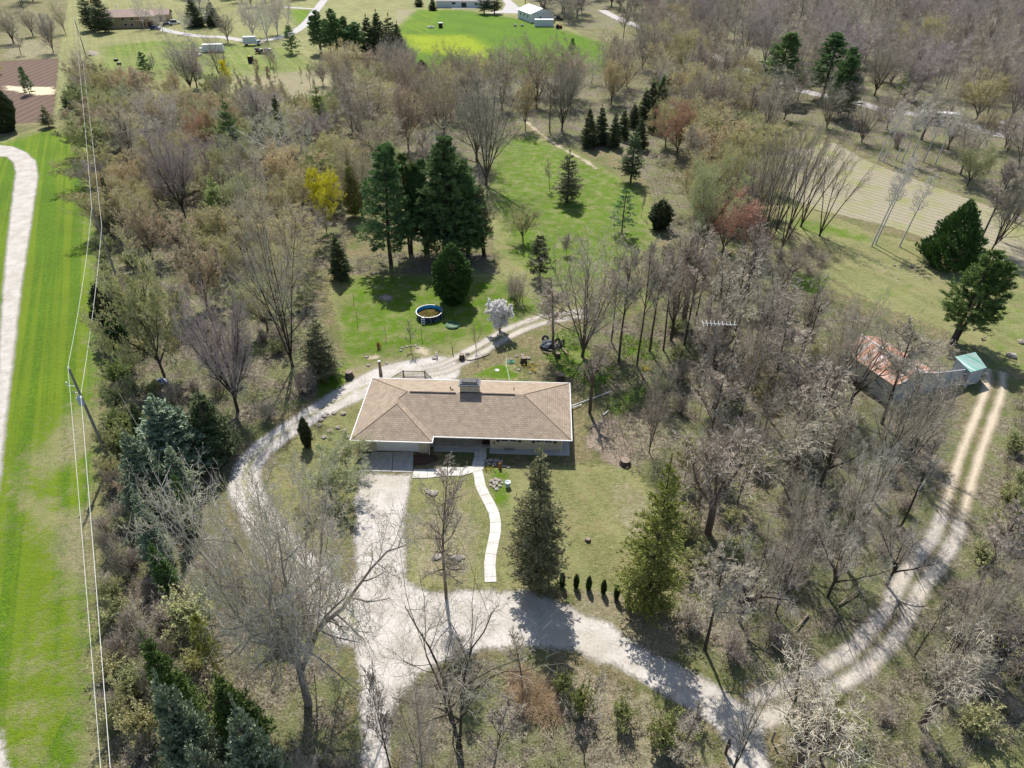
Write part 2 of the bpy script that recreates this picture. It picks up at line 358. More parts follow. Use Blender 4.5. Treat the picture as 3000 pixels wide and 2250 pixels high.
M_track = edge_mat('limestone_wheel_tracks', GR2, [(.2, (.33, .29, .235)), (.5, (.46, .41, .345)), (.8, (.58, .53, .46))], track=(.85, .62, 1.5), feather=.4)
M_track2 = edge_mat('dirt_wheel_tracks', [(.2, (.33,.27,.19)), (.5, (.47,.40,.29)), (.8, (.58,.51,.39))], track=(.85, .48, 1.1), feather=.4)
M_trail = edge_mat('worn_trail', [(.2, (.27,.22,.15)), (.5, (.38,.33,.22)), (.8, (.5,.44,.33))], feather=.8)
M_road = edge_mat('grey_gravel_road', [(.2, (.33,.31,.30)), (.5, (.42,.40,.385)), (.8, (.5,.48,.46))], feather=.5, fine=2)
MAIN = [(775,1720),(777,1600),(778,1490),(768,1410),(735,1350),(700,1290),(760,1262),(768,1180),(768,1110),(770,1060),(770,1020),(889,1026),(882,1060),(878,1120),(874,1200),(880,1262),(940,1280),(1060,1278),(1130,1276),(1220,1306),(1304,1342),(1360,1380),(1474,1440),(1560,1490),(1610,1520),(1668,1556),(1645,1592),(1665,1650),(1695,1720),(1595,1720),(1568,1606),(1530,1560),(1474,1524),(1370,1459),(1304,1433),(1237,1403),(1170,1396),(1070,1404),(985,1418),(910,1452),(862,1505),(844,1560),(838,1640),(836,1720)]
sheet('gravel_drive', .012, M_gravel, poly=WP(MAIN), cell=.3)
loop = smooth_line(WP([(770,1350),(700,1285),(645,1225),(592,1165),(556,1112),(533,1065),(531,1022),(556,980),(602,943),(655,908),(705,878),(765,846),(830,818),(900,806),(965,792),(1032,757),(1100,718),(1165,693),(1225,682)]))
lw = np.interp(np.linspace(0, 1, len(loop)), [0, .12, .3, .5, .62, .7, .77, .85, 1], [4.2, 3.6, 3.3, 3.0, 4.2, 6.5, 6.2, 3.6, 2.9])
sheet('loop_drive', .02, M_loop, line=loop[:-26], width=lw[:-26], cell=.3, cap=False)
sheet('yard_track', .024, M_track, line=loop[-30:]+smooth_line(WP([(1230,681),(1270,676)])), width=3.2, cell=.3)
sheet('woods_track', .02, M_track, line=smooth_line(WP([(1630,1535),(1690,1512),(1742,1492),(1800,1460),(1858,1420),(1925,1346),(1968,1263),(2015,1200),(2040,1160),(2055,1118)])), width=3.9, cell=.3)
sheet('barn_track', .028, M_track2, line=smooth_line(WP([(2055,1118),(2067,1080),(2095,986),(2132,886),(2148,840),(2150,800)])), width=3.6, cell=.3)
sheet('trail', .016, M_trail, line=smooth_line(WP([(1120,250),(1190,305),(1260,345),(1290,365)])), width=1.0, cell=.5)
sheet('neighbour_drive', .012, M_gravel_smooth, poly=WP([(-40,312),(0,313),(30,317),(58,329),(78,349),(83,380),(76,430),(66,500),(56,560),(47,620),(32,760),(18,880),(5,1000),(-3,1080),(-20,1080),(-8,900),(-2,740),(6,620),(15,520),(20,480),(27,420),(33,375),(29,352),(15,339),(-40,336)]), cell=.35)
sheet('farm_drive', .012, M_gravel, poly=WP([(-20,1560),(12,1575),(10,1620),(14,1700),(-20,1700)]), cell=.3)
sheet('far_drive', .02, M_road, line=smooth_line(WP([(330,58),(380,70),(430,78),(480,80),(540,89),(590,84),(625,74),(652,58),(670,40),(683,22),(700,0)])), width=4.2, cell=.8)
sheet('far_lane', .028, M_road, line=WP([(610,15),(690,20)]), width=3.5, cell=.8)
sheet('far_yard', .02, M_road, poly=WP([(1040,28),(1122,29),(1128,22),(1108,4),(1090,-12),(1078,-12),(1092,10),(1085,22),(1060,26)]), cell=.8)
sheet('forest_road', .02, M_road, line=smooth_line(WP([(1300,22),(1340,42),(1397,63),(1475,95),(1555,125),(1640,165),(1735,197),(1838,217),(1900,235),(2000,250),(2065,262),(2140,287),(2240,305)])), width=np.float64(4.5), cell=.8)
sheet('turnaround', .028, M_road, poly=WP([(2150,292),(2160,262),(2230,245),(2260,300),(2200,300)]), cell=.8)
# tilled plots and the stubble field
def soil_mat(name, dirv, period, a, b_, c_, green=.0, straw=0.0):
    m, nt, b = newmat(name, .95); tc = N(nt, 'ShaderNodeTexCoord').outputs['Object']
    sp = N(nt, 'ShaderNodeSeparateXYZ'); nt.links.new(tc, sp.inputs[0])
    d = mth(nt, 'ADD', mth(nt, 'MULTIPLY', sp.outputs[0], -dirv[1]), mth(nt, 'MULTIPLY', sp.outputs[1], dirv[0]))
    nm = noise(nt, .35, 3, tc); nf = noise(nt, 2.2, 4, tc, .7)
    d = mth(nt, 'ADD', d, mth(nt, 'MULTIPLY', nm, 1.2))
    s = mth(nt, 'SINE', mth(nt, 'MULTIPLY', d, 2*math.pi/period))
    f = mth(nt, 'ADD', mth(nt, 'MULTIPLY', mth(nt, 'ADD', mth(nt, 'MULTIPLY', s, .2), .5), .5), mth(nt, 'MULTIPLY', nf, .5))
    c = ramp(nt, f, [(.25, a), (.5, b_), (.75, c_)])
    if green: c = mix(nt, ramp(nt, noise(nt, .16, 4, tc), [(.48, (0,0,0)), (.68, (green,)*3)]), c, (.20, .22, .06))
    if straw: c = mix(nt, ramp(nt, noise(nt, .12, 4, tc, .7), [(.56, (0,0,0)), (.6, (straw,)*3)]), c, (.62, .53, .33))
    nt.links.new(c, b.inputs['Base Color'])
    bp = N(nt, 'ShaderNodeBump'); bp.inputs['Strength'].default_value = .5; bp.inputs['Distance'].default_value = .15; nt.links.new(f, bp.inputs['Height']); nt.links.new(bp.outputs[0], b.inputs['Normal'])
    ne = noise(nt, .6, 4, tc, .7); v = mth(nt, 'ADD', attr(nt, 'sd'), mth(nt, 'MULTIPLY', mth(nt, 'SUBTRACT', ne, .5), 2.5))
    al = N(nt, 'ShaderNodeMapRange'); nt.links.new(v, al.inputs[0]); al.inputs[1].default_value = -.1; al.inputs[2].default_value = .4; nt.links.new(al.outputs[0], b.inputs['Alpha'])
    return m
fd = (W(2075, 450)-W(1808, 377)).normalized()
sheet('field', .012, soil_mat('stubble_rows', fd, 1.5, (.165,.145,.095), (.265,.235,.16), (.36,.32,.235), .8), poly=WP([(1690,330),(1800,305),(1870,345),(2010,400),(2240,480),(2260,620),(2100,560),(1990,512),(1880,480),(1765,455),(1690,420)]), cell=1.0, pad=1.5)
sheet('garden_plot', .012, soil_mat('tilled_soil', (0, 1), 2.6, (.075,.045,.032), (.125,.08,.058), (.18,.125,.095)), poly=WP([(-40,133),(0,132),(126,126),(121,190),(112,262),(36,268),(-40,262)]), cell=1.0, pad=1.5)
sheet('straw', .03, edge_mat('scattered_straw', [(.2,(.4,.3,.18)),(.5,(.62,.52,.34)),(.8,(.75,.68,.5))], feather=2.2, fine=1.5, edgescale=.35), poly=WP([(12,186),(60,188),(118,188),(115,204),(80,206),(12,196)]), cell=1.0, pad=3, kind='stuff', label='pale straw scattered in a band across the tilled garden plot', cat='straw')
sheet('bare_soil', .016, M_trail, poly=WP([(893,760),(905,748),(935,752),(925,772)]), cell=.3)
sheet('bare_soil', .016, M_trail, poly=WP([(797,775),(812,766),(826,770),(815,778)]), cell=.3)
sheet('bare_soil', .016, edge_mat('ash_grey_soil', [(.2,(.2,.17,.14)),(.8,(.36,.31,.26))], feather=.3), poly=WP([(820,641),(832,636),(850,639),(846,650),(826,650)]), cell=.3)
sheet('bare_soil', .016, edge_mat('dark_soil', [(.36,(.12,.095,.07)),(.6,(.3,.245,.185))], feather=1.3), poly=WP([(1270,905),(1330,900),(1375,985),(1340,1010),(1275,975)]), cell=.3)
sheet('mulch_bed', .018, edge_mat('mulch', [(.2,(.05,.03,.025)),(.8,(.14,.08,.06))], feather=.12), poly=WP([(893,982),(940,983),(950,992),(925,1002),(893,1006)]), cell=.2, pad=.3)
# ------------------------------------------------------------------ concrete
def conc(name, a=(.36,.345,.32), b_=(.46,.445,.42)):
    m, nt, b = newmat(name, .85); tc = N(nt, 'ShaderNodeTexCoord').outputs['Object']
    c = ramp(nt, noise(nt, 1.3, 5, tc, .7), [(.4, a), (.6, b_)])
    c = mix(nt, ramp(nt, noise(nt, .35, 3, tc), [(.5, (0,0,0)), (.7, (.35,.35,.35))]), c, (.38,.34,.29))
    nt.links.new(c, b.inputs['Base Color']); return m
M_conc = conc('worn_concrete'); M_walk = conc('pale_concrete', (.47,.45,.41), (.58,.56,.52)); M_joint = plain('joint_dirt', (.24,.21,.17))
def slabs(name, line, width, step=1.35, z=.05, gap=.035):
    """a walk of separate cast slabs along a line"""
    mb = MB(); pts = smooth_line(line, 12); acc = [0]
    for a, b in zip(pts[:-1], pts[1:]): acc.append(acc[-1]+(b-a).length)
    def at(s):
        for i in range(len(acc)-1):
            if s <= acc[i+1]:
                t = (s-acc[i])/(acc[i+1]-acc[i]+1e-9); p = pts[i].lerp(pts[i+1], t); d = (pts[i+1]-pts[i]).normalized(); return p, Vector((-d.y, d.x, 0))
        d = (pts[-1]-pts[-2]).normalized(); return pts[-1], Vector((-d.y, d.x, 0))
    s = 0; k = 0
    while s < acc[-1]-.1:
        e = min(s+step, acc[-1]); p, n = at(s+gap/2); q, n2 = at(e-gap/2); h = width/2
        c = [p-n*h, q-n2*h, q+n2*h, p+n*h]; zz = z+.004*(k % 3)
        top = [Vector((v.x, v.y, zz)) for v in c]; bot = [Vector((v.x, v.y, -.05)) for v in c]
        mb.poly(top)
        for i in range(4): mb.poly([bot[i], bot[(i+1) % 4], top[(i+1) % 4], top[i]])
        s = e; k += 1
    return mb
def prism(poly, z0, z1, mb=None, m=0):
    mb = mb or MB(); a = [Vector((p[0], p[1], z0)) for p in poly]; b = [Vector((p[0], p[1], z1)) for p in poly]
    if sum(a[i].x*a[(i+1) % len(a)].y-a[(i+1) % len(a)].x*a[i].y for i in range(len(a))) < 0: a, b = a[::-1], b[::-1]
    mb.poly(b, m); mb.poly(a[::-1], m)
    for i in range(len(a)): j = (i+1) % len(a); mb.poly([a[i], a[j], b[j], b[i]], m)
    return mb
o = slabs('garden_walk', WP([(1030,1014),(1034,1027),(1038,1050),(1050,1075),(1066,1105),(1071,1140),(1064,1180),(1058,1215),(1060,1258)]), 1.05).build('garden_walk', M_walk); tag(o, kind='structure')
o = slabs('entry_walk', WP([(1037,962),(1038,985),(1036,1002),(1020,1020),(985,1018),(950,1020),(920,1024),(892,1024)]), 1.35, 1.9, .06).build('entry_walk', M_walk); tag(o, kind='structure')
mb = MB()
for pl in ([(803,977),(849,977),(846,1019),(783,1018)], [(850.5,977),(893,977),(891,1020),(847.5,1019.5)], [(762,1019),(782,1019),(800,980),(787,983)]): prism(WP(pl), -.05, .05, mb)
tag(mb.build('garage_apron', M_conc), kind='structure')
# ================================================================== VEGETATION GENERATORS (numpy)
def norm(v): return v/(np.linalg.norm(v, axis=-1, keepdims=True)+1e-9)
def perp(t):
    ref = np.where(np.abs(t[..., 2:3]) < .9, np.array([0, 0, 1.]), np.array([1., 0, 0]))
    u = norm(np.cross(t, ref)); return u, np.cross(t, u)
def tubes(P, Rr, sides):
    n, k, _ = P.shape; T = np.gradient(P, axis=1); T = norm(T); t0 = norm(P[:, -1]-P[:, 0])
    u, v = perp(t0); u = u[:, None]; v = v[:, None]
    a = np.arange(sides)*2*math.pi/sides
    ring = np.cos(a)[None, None, :, None]*u[:, :, None]+np.sin(a)[None, None, :, None]*v[:, :, None]
    V = (P[:, :, None, :]+ring*Rr[:, :, None, None]).reshape(-1, 3)
    base = (np.arange(n)*k*sides)[:, None, None]+(np.arange(k-1)*sides)[None, :, None]; s = np.arange(sides)[None, None, :]; s2 = (s+1) % sides
    return V, np.stack([base+s, base+s2, base+s2+sides, base+s+sides], -1).reshape(-1, 4)
def grow(rg, P, Rr, L, nch, t0, t1, ang, angsd, lf, lsd, K, up, wig, rf=.6, rmin=.012, shape=lambda t: 1-.45*t, phi=None):
    n = len(P); k = P.shape[1]; idx = np.repeat(np.arange(n), nch); c = len(idx)
    t = t0+(t1-t0)*((np.tile(np.arange(nch), n)+rg.random(c))/nch)
    x = t*(k-1); i = np.minimum(x.astype(int), k-2); f = (x-i)[:, None]
    A = P[idx, i]; B = P[idx, i+1]; pos = A+(B-A)*f; T = norm(B-A)
    r = (Rr[idx, i]*(1-f[:, 0])+Rr[idx, i+1]*f[:, 0])
    u, v = perp(T); ph = rg.random(c)*2*math.pi if phi is None else phi(rg, c)
    a = np.radians(ang+angsd*rg.standard_normal(c)); a = np.clip(a, .1, 2.2)
    d = np.cos(a)[:, None]*T+np.sin(a)[:, None]*(np.cos(ph)[:, None]*u+np.sin(ph)[:, None]*v)
    ln = L[idx]*lf*shape(t)*np.exp(lsd*rg.standard_normal(c))
    pts = [pos]; st = (ln/(K-1))[:, None]; d = norm(d)
    for j in range(K-1):
        pts.append(pts[-1]+d*st); d = norm(d+wig*rg.standard_normal((c, 3))+np.array([0, 0, up]))
    Pn = np.stack(pts, 1); r0 = np.maximum(r*rf, rmin); tp = np.linspace(1, .35, K)
    return Pn, np.maximum(r0[:, None]*tp[None], rmin*.6), ln
def blades(rg, p, d, l, wd, jit=.3):
    d = norm(d+jit*rg.standard_normal(d.shape)); n = len(p); s = norm(np.cross(d, rg.standard_normal((n, 3))))
    l = np.broadcast_to(l, (n,))[:, None]; wd = np.broadcast_to(wd, (n,))[:, None]
    V = np.stack([p-s*wd*.35, p+s*wd*.35, p+d*l*.6+s*wd*.5, p+d*l, p+d*l*.6-s*wd*.5], 1).reshape(-1, 3)
    i = np.arange(n)[:, None]*5; return V, i+np.array([[0, 1, 2, 3, 4]])
class Acc:
    def __init__(s): s.V = []; s.F = []; s.M = []; s.n = 0
    def add(s, V, F, m=0): s.V.append(V); s.F.append(F+s.n); s.M.append(m); s.n += len(V)
    def mesh(s, name, mats): return build(name, np.concatenate(s.V), s.F, mats, s.M)
def stem(rg, base, d, L, K, r0, r1, wig=.03, up=.02):
    pts = [np.array(base, float)]; d = norm(np.array(d, float))
    for j in range(K-1):
        pts.append(pts[-1]+d*L/(K-1)); d = norm(d+wig*rg.standard_normal(3)+np.array([0, 0, up]))
    return np.array(pts)[None], np.linspace(r0, r1, K)[None], np.array([L])
def cat(lst): return tuple(np.concatenate([x[i] for x in lst]) for i in range(3))
PROTO = {}
DUM = None
def deciduous(name, seed, H=16, trunk=3.0, stems=6, spread=(10, 35), slen=.8, n1=12, n2=9, n3=8, n4=0, r=.28, up=.06, wig=.07, buds=0, bs=.11, tw=.016, a1=46, a2=50, a3=52, l1=.42, l2=.5, l3=.5, single=False, t0=.25, b0=.18, bud_last=True):
    """trunk + limbs in one mesh; twigs (slot 0) and buds (slot 1) in the crown mesh; real size, height H"""
    rg = np.random.default_rng(seed); A = Acc(); C = Acc()
    if single:
        s0 = stem(rg, (0, 0, -.3), (rg.uniform(-.05, .05), rg.uniform(-.05, .05), 1), H*.97, 9, r, r*.12, .03)
        A.add(*tubes(s0[0], s0[1], 7))
        L1 = grow(rg, *s0, stems, t0, .97, (spread[0]+spread[1])/2, (spread[1]-spread[0])/4, slen, .18, 6, up, wig, .5, .03, shape=lambda t: (1-t)**.7*1.25+.12)
    else:
        tr = stem(rg, (0, 0, -.3), (rg.uniform(-.06, .06), rg.uniform(-.06, .06), 1), trunk+.3, 4, r*1.25, r)
        A.add(*tubes(tr[0], tr[1], 8)); top = tr[0][0, -1]; ls = []
        for k in range(stems):
            a = R(rg.uniform(*spread)); ph = 2*math.pi*(k+rg.uniform(-.3, .3))/stems
            b = tr[0][0, -1]-np.array([0, 0, rg.uniform(0, .45)*trunk])
            ls.append(stem(rg, b, (math.sin(a)*math.cos(ph), math.sin(a)*math.sin(ph), math.cos(a)), (H-trunk)*slen*rg.uniform(.85, 1.12)/math.cos(a*.55), 8, r*.62, r*.1, wig*.8, up))
        L1 = cat(ls)
    A.add(*tubes(L1[0], L1[1], 6))
    L2 = grow(rg, *L1, n1, b0, 1.0, a1, 12, l1, .3, 6, up, wig, .55, .026)
    A.add(*tubes(L2[0], L2[1], 4))
    L3 = grow(rg, *L2, n2, .15, 1.0, a2, 14, l2, .3, 5, up*.8, wig*1.3, .55, tw*1.15)
    C.add(*tubes(L3[0], L3[1], 3))
    last = grow(rg, *L3, n3, .12, 1.0, a3, 16, l3, .3, 2, up*.5, wig*1.6, .6, tw)
    C.add(*tubes(last[0], last[1], 3))
    if n4:
        l4 = grow(rg, *last, n4, .15, 1.0, a3, 16, .6, .3, 3, up*.3, wig*1.6, .7, tw*.85); C.add(*tubes(l4[0], l4[1], 3)); src = l4 if bud_last else last
    else: src = last
    if buds:
        p = src[0]; k = p.shape[1]; n = len(p)
        idx = np.repeat(np.arange(n), buds); t = rg.uniform(.35, 1.02, len(idx))*(k-1); i = np.minimum(t.astype(int), k-2)
        q = p[idx, i]+(p[idx, i+1]-p[idx, i])*(t-i)[:, None]+rg.standard_normal((len(idx), 3))*.03
        C.add(*blades(rg, q, rg.standard_normal((len(idx), 3))+np.array([0, 0, .6]), bs*rg.uniform(.7, 1.4, len(idx)), bs*.75), 1)
    tm = A.mesh(name+'_wood', [DUM]); cm = C.mesh(name+'_twigs', [DUM, DUM])
    PROTO[name] = (tm, cm, H); return tm, cm
def conifer(name, seed, H=12, Rm=2.6, z0=.05, nb=300, pitch=(-18, 38), bl=12, blades_per=5, bsz=(.26, .085), fan=.36, power=.85, droop=.0, r=.16, irregular=.1, sparse=0.0, upc=.05, tuft=False):
    rg = np.random.default_rng(seed); A = Acc(); C = Acc()
    s0 = stem(rg, (0, 0, -.2), (0, 0, 1), H*.99+.2, 9, r, .02, .01); A.add(*tubes(s0[0], s0[1], 7))
    f = z0+(1-z0)*(1-np.sqrt(1-rg.random(nb)*.995)); nwh = max(6, int(H/.42)); f = (np.round(f*nwh)+rg.normal(0, .13, nb))/nwh; f = np.clip(f, z0*.8, .985)
    if sparse: f = f[rg.random(nb) > sparse*(1-f)]
    n = len(f); rad = Rm*((1-f)/(1-z0)).clip(0, 1)**power*(1+irregular*rg.standard_normal(n)); rad = np.maximum(rad, .12)
    low = np.clip((f-z0)/.12, .55, 1); rad *= low
    az = rg.random(n)*2*math.pi; pt = np.radians(pitch[0]+(pitch[1]-pitch[0])*f+6*rg.standard_normal(n))
    x = f*8; i = np.minimum(x.astype(int), 7); pos = s0[0][0, i]+(s0[0][0, i+1]-s0[0][0, i])*(x-i)[:, None]
    d = np.stack([np.cos(az)*np.cos(pt), np.sin(az)*np.cos(pt), np.sin(pt)], -1); K = 5; pts = [pos]
    for j in range(K-1):
        pts.append(pts[-1]+d*(rad/(K-1))[:, None]); d = norm(d+np.array([0, 0, upc*1.6-droop]))
    B = np.stack(pts, 1); Rb = np.linspace(1, .3, K)[None]*(.014+.012*rad[:, None]/Rm*2)
    A.add(*tubes(B, Rb, 3))
    # side sprays in a flat fan
    idx = np.repeat(np.arange(n), bl); c = len(idx); t = .12+.9*(np.tile(np.arange(bl), n)+rg.random(c))/bl; t = t.clip(0, 1)
    x = t*(K-1); i = np.minimum(x.astype(int), K-2); p = B[idx, i]+(B[idx, i+1]-B[idx, i])*(x-i)[:, None]; T = norm(B[idx, i+1]-B[idx, i])
    side = norm(np.cross(T, np.array([0, 0, 1.])))*rg.choice([-1, 1], c)[:, None]
    a = np.radians(rg.uniform(25, 65, c))[:, None]; dd = norm(np.cos(a)*T+np.sin(a)*side+np.array([0, 0, 1.])*rg.normal(.02-droop, .12, c)[:, None])
    sl_ = fan*rad[idx]*(1.05-t)*rg.uniform(.6, 1.2, c)+.12
    m = blades_per; q = np.repeat(np.arange(c), m); tt = rg.random(len(q))
    pp = p[q]+dd[q]*(sl_[q]*tt)[:, None]+rg.standard_normal((len(q), 3))*.03
    sz = rg.uniform(.7, 1.3, len(q))
    C.add(*blades(rg, pp, dd[q]+(norm(rg.standard_normal((len(q), 3)))*.9 if tuft else np.array([0, 0, .12])), bsz[0]*sz, bsz[1]*sz, .35))
    # leader shoot
    z = rg.uniform(.93, 1.0, 60); pz = np.stack([np.zeros(60), np.zeros(60), z*H], -1)+s0[0][0, -1]*np.array([1, 1, 0])
    C.add(*blades(rg, pz, np.stack([rg.normal(0, .6, 60), rg.normal(0, .6, 60), np.ones(60)], -1), bsz[0]*.8, bsz[1]*.8, .2))
    tm = A.mesh(name+'_wood', [DUM]); cm = C.mesh(name+'_needles', [DUM]); PROTO[name] = (tm, cm, H)
def pine(name, seed, H=20, Rm=4.2, z0=.22, tiers=15, per=5, cl=9, nb=26, bs=(.34, .075), r=.3, twin=False, flat=.18, prof=None, lean=0, limbdown=True, spreadup=.25):
    rg = np.random.default_rng(seed); A = Acc(); C = Acc(); prof = prof or (lambda f: (1-f)**.55*(.65+.35*np.minimum(1, (f+.25)*2)))
    allb = []
    for base in ([(0, 0, 0)] if not twin else [(0, 0, 0), (.5, .2, 0)]):
        s0 = stem(rg, (base[0], base[1], -.2), (base[0]*.1+lean, base[1]*.1, 1), H*(1 if base[0] == 0 else .9), 10, r, .04, .02, .01); A.add(*tubes(s0[0], s0[1], 7))
        f = []; az = []
        for k in range(tiers):
            ff = z0+(1-z0)*(k+.3)/tiers; kk = per+(rg.integers(-1, 2)); a0 = rg.random()*7
            f += list(ff+rg.normal(0, .008, kk)); az += list(a0+np.arange(kk)*2*math.pi/kk+rg.normal(0, .3, kk))
        f = np.clip(np.array(f), 0, .99); az = np.array(az); n = len(f)
        rad = Rm*prof((f-z0)/(1-z0)).clip(.08)*rg.uniform(.62, 1.15, n)
        pt = np.radians(-4+34*f**2+rg.normal(0, 6, n)); x = f*9; i = np.minimum(x.astype(int), 8)
        pos = s0[0][0, i]+(s0[0][0, i+1]-s0[0][0, i])*(x-i)[:, None]
        d = np.stack([np.cos(az)*np.cos(pt), np.sin(az)*np.cos(pt), np.sin(pt)], -1); K = 6; pts = [pos]
        for j in range(K-1):
            pts.append(pts[-1]+d*(rad/(K-1))[:, None]); d = norm(d+np.array([0, 0, spreadup*.35])+.06*rg.standard_normal(d.shape))
        allb.append((np.stack(pts, 1), np.linspace(1, .3, K)[None]*(.02+.05*rad[:, None]/Rm), rad))
    B = cat(allb); A.add(*tubes(B[0], B[1], 4))
    sub = grow(rg, B[0], B[1], B[2], cl, .28, 1.0, 48, 12, .36, .25, 4, .08, .08, .5, .014, phi=lambda g, c: np.where(g.random(c) < .5, 0, math.pi)+g.normal(0, .5, c))
    A.add(*tubes(sub[0], sub[1], 3))
    q = np.repeat(np.arange(len(sub[0])), nb); t = rg.uniform(.3, 1.05, len(q))*3; i = np.minimum(t.astype(int), 2)
    P0 = sub[0]; p = P0[q, i]+(P0[q, i+1]-P0[q, i])*(t-i)[:, None]+rg.standard_normal((len(q), 3))*np.array([.09, .09, .07])
    dd = norm(P0[q, i+1]-P0[q, i])+norm(rg.standard_normal((len(q), 3)))*.85+np.array([0, 0, .35]); sz = rg.uniform(.6, 1.25, len(q))
    C.add(*blades(rg, p, dd, bs[0]*sz, bs[1]*sz, .2))
    tm = A.mesh(name+'_wood', [DUM]); cm = C.mesh(name+'_needles', [DUM]); PROTO[name] = (tm, cm, H)
def dense(name, seed, H=9, Rm=2.6, n=16000, prof=None, bs=(.26, .12), lump=.14, shell=.35):
    """close evergreen: sprays crowded near the surface of a lumpy cone, all turned up and out"""
    rg = np.random.default_rng(seed); A = Acc(); C = Acc(); prof = prof or (lambda f: np.sin(np.clip(f*1.35+.33, 0, 1.6))*(1-f**2.4))
    s0 = stem(rg, (0, 0, -.1), (0, 0, 1), H*.9, 5, .14, .03, .01); A.add(*tubes(s0[0], s0[1], 6))
    f = rg.random(n*2)**1.1; keep = rg.random(n*2) < prof(f)/1.0; f = f[keep][:n]; n = len(f)
    az = rg.random(n)*2*math.pi; lm = 1+lump*(np.sin(az*5+f*9+seed)*np.sin(f*23+az*2)+.8*np.sin(az*11+f*31)*.6)
    rr = Rm*prof(f)*lm*(1-shell*rg.random(n)**2)
    p = np.stack([rr*np.cos(az), rr*np.sin(az), f*H+rg.normal(0, .08, n)], -1); p[:, 2] = p[:, 2].clip(.05)
    d = np.stack([np.cos(az)*.8, np.sin(az)*.8, .9+.6*f], -1); sz = rg.uniform(.6, 1.35, n)
    C.add(*blades(rg, p, d, bs[0]*sz, bs[1]*sz, .35))
    m = 90; z = rg.uniform(.1, .8, m); a = rg.random(m)*6.28; rl = Rm*prof(z)*.8
    P = np.stack([np.stack([0*z, 0*z, z*H*.85], -1), np.stack([rl*np.cos(a)*.5, rl*np.sin(a)*.5, z*H*.85+.25], -1), np.stack([rl*np.cos(a), rl*np.sin(a), z*H*.85+.7], -1)], 1)
    A.add(*tubes(P, np.tile([[.04, .03, .01]], (m, 1)), 3))
    tm = A.mesh(name+'_wood', [DUM]); cm = C.mesh(name+'_sprays', [DUM]); PROTO[name] = (tm, cm, H)
def shrub(name, seed, H=2.6, stems=26, spread=42, n1=6, n2=5, buds=0, bs=.09, r=.03, tw=.011, base=.35, up=.05, wig=.08):
    rg = np.random.default_rng(seed); A = Acc(); C = Acc(); ls = []
    for k in range(stems):
        a = R(abs(rg.normal(0, spread*.6))); ph = rg.random()*6.28; b = (rg.normal(0, base), rg.normal(0, base), -.05)
        ls.append(stem(rg, b, (math.sin(a)*math.cos(ph), math.sin(a)*math.sin(ph), math.cos(a)), H*rg.uniform(.55, 1.08), 5, r*rg.uniform(.6, 1.1), tw*.8, wig, up))
    L1 = cat(ls); A.add(*tubes(L1[0], L1[1], 4))
    L2 = grow(rg, *L1, n1, .2, 1, 38, 14, .42, .3, 4, .05, .1, .6, tw); C.add(*tubes(L2[0], L2[1], 3))
    L3 = grow(rg, *L2, n2, .15, 1, 40, 14, .5, .3, 3, .04, .12, .7, tw*.85); C.add(*tubes(L3[0], L3[1], 3))
    if buds:
        idx = np.repeat(np.arange(len(L3[0])), buds); t = rg.uniform(0, 2, len(idx)); i = np.minimum(t.astype(int), 1)
        q = L3[0][idx, i]+(L3[0][idx, i+1]-L3[0][idx, i])*(t-i)[:, None]
        C.add(*blades(rg, q, rg.standard_normal((len(idx), 3))+np.array([0, 0, .5]), bs*rg.uniform(.6, 1.4, len(idx)), bs*.7), 1)
    tm = A.mesh(name+'_wood', [DUM]); cm = C.mesh(name+'_twigs', [DUM, DUM]); PROTO[name] = (tm, cm, H)
DUM = plain('bark', (.2, .17, .14))
# bark and twig colours (real surface colours)
BK = dict(brown=plain('brown_bark', (.17, .135, .105), (.08, .062, .048), 4, .95, 0, .15), grey=plain('grey_bark', (.36, .33, .285), (.19, .17, .145), 4, .95, 0, .15),
          dark=plain('dark_bark', (.105, .083, .066), (.05, .04, .033), 4, .95, 0, .12), white=plain('white_bark', (.66, .64, .60), (.42, .40, .37), 2.2, .85, 0, .08))
TW = dict(grey=plain('grey_twigs', (.58, .515, .41), (.38, .33, .26), .6, .95, 0, .12), brown=plain('brown_twigs', (.46, .41, .33), (.30, .26, .21), .6, .95, 0, .12),
          purple=plain('mauve_twigs', (.49, .425, .39), (.33, .28, .255), .6, .95, 0, .10), pale=plain('pale_twigs', (.74, .68, .59), (.54, .48, .40), .6, .9, 0, .08),
          tan=plain('tan_twigs', (.54, .455, .34), (.37, .30, .22), .6, .95, 0, .12))
BD = dict(olive=leafmat('olive_buds', (.51, .53, .25), (.36, .38, .17)), yellow=leafmat('yellow_green_flowers', (.80, .74, .03), (.62, .62, .03)),
          tan=leafmat('tan_buds', (.62, .53, .36), (.46, .38, .25)), orange=leafmat('rust_buds', (.60, .36, .22), (.45, .25, .15)), gold=leafmat('golden_buds', (.60, .54, .27), (.44, .39, .19)),
          white=leafmat('white_blossom', (.92, .91, .89), (.85, .83, .81), .03, .3), green=leafmat('young_green_leaves', (.31, .36, .12), (.21, .25, .08)), red=leafmat('red_leaves', (.36, .10, .05), (.22, .06, .035)),
          soft=leafmat('soft_green_needles', (.17, .23, .075), (.10, .15, .045)))
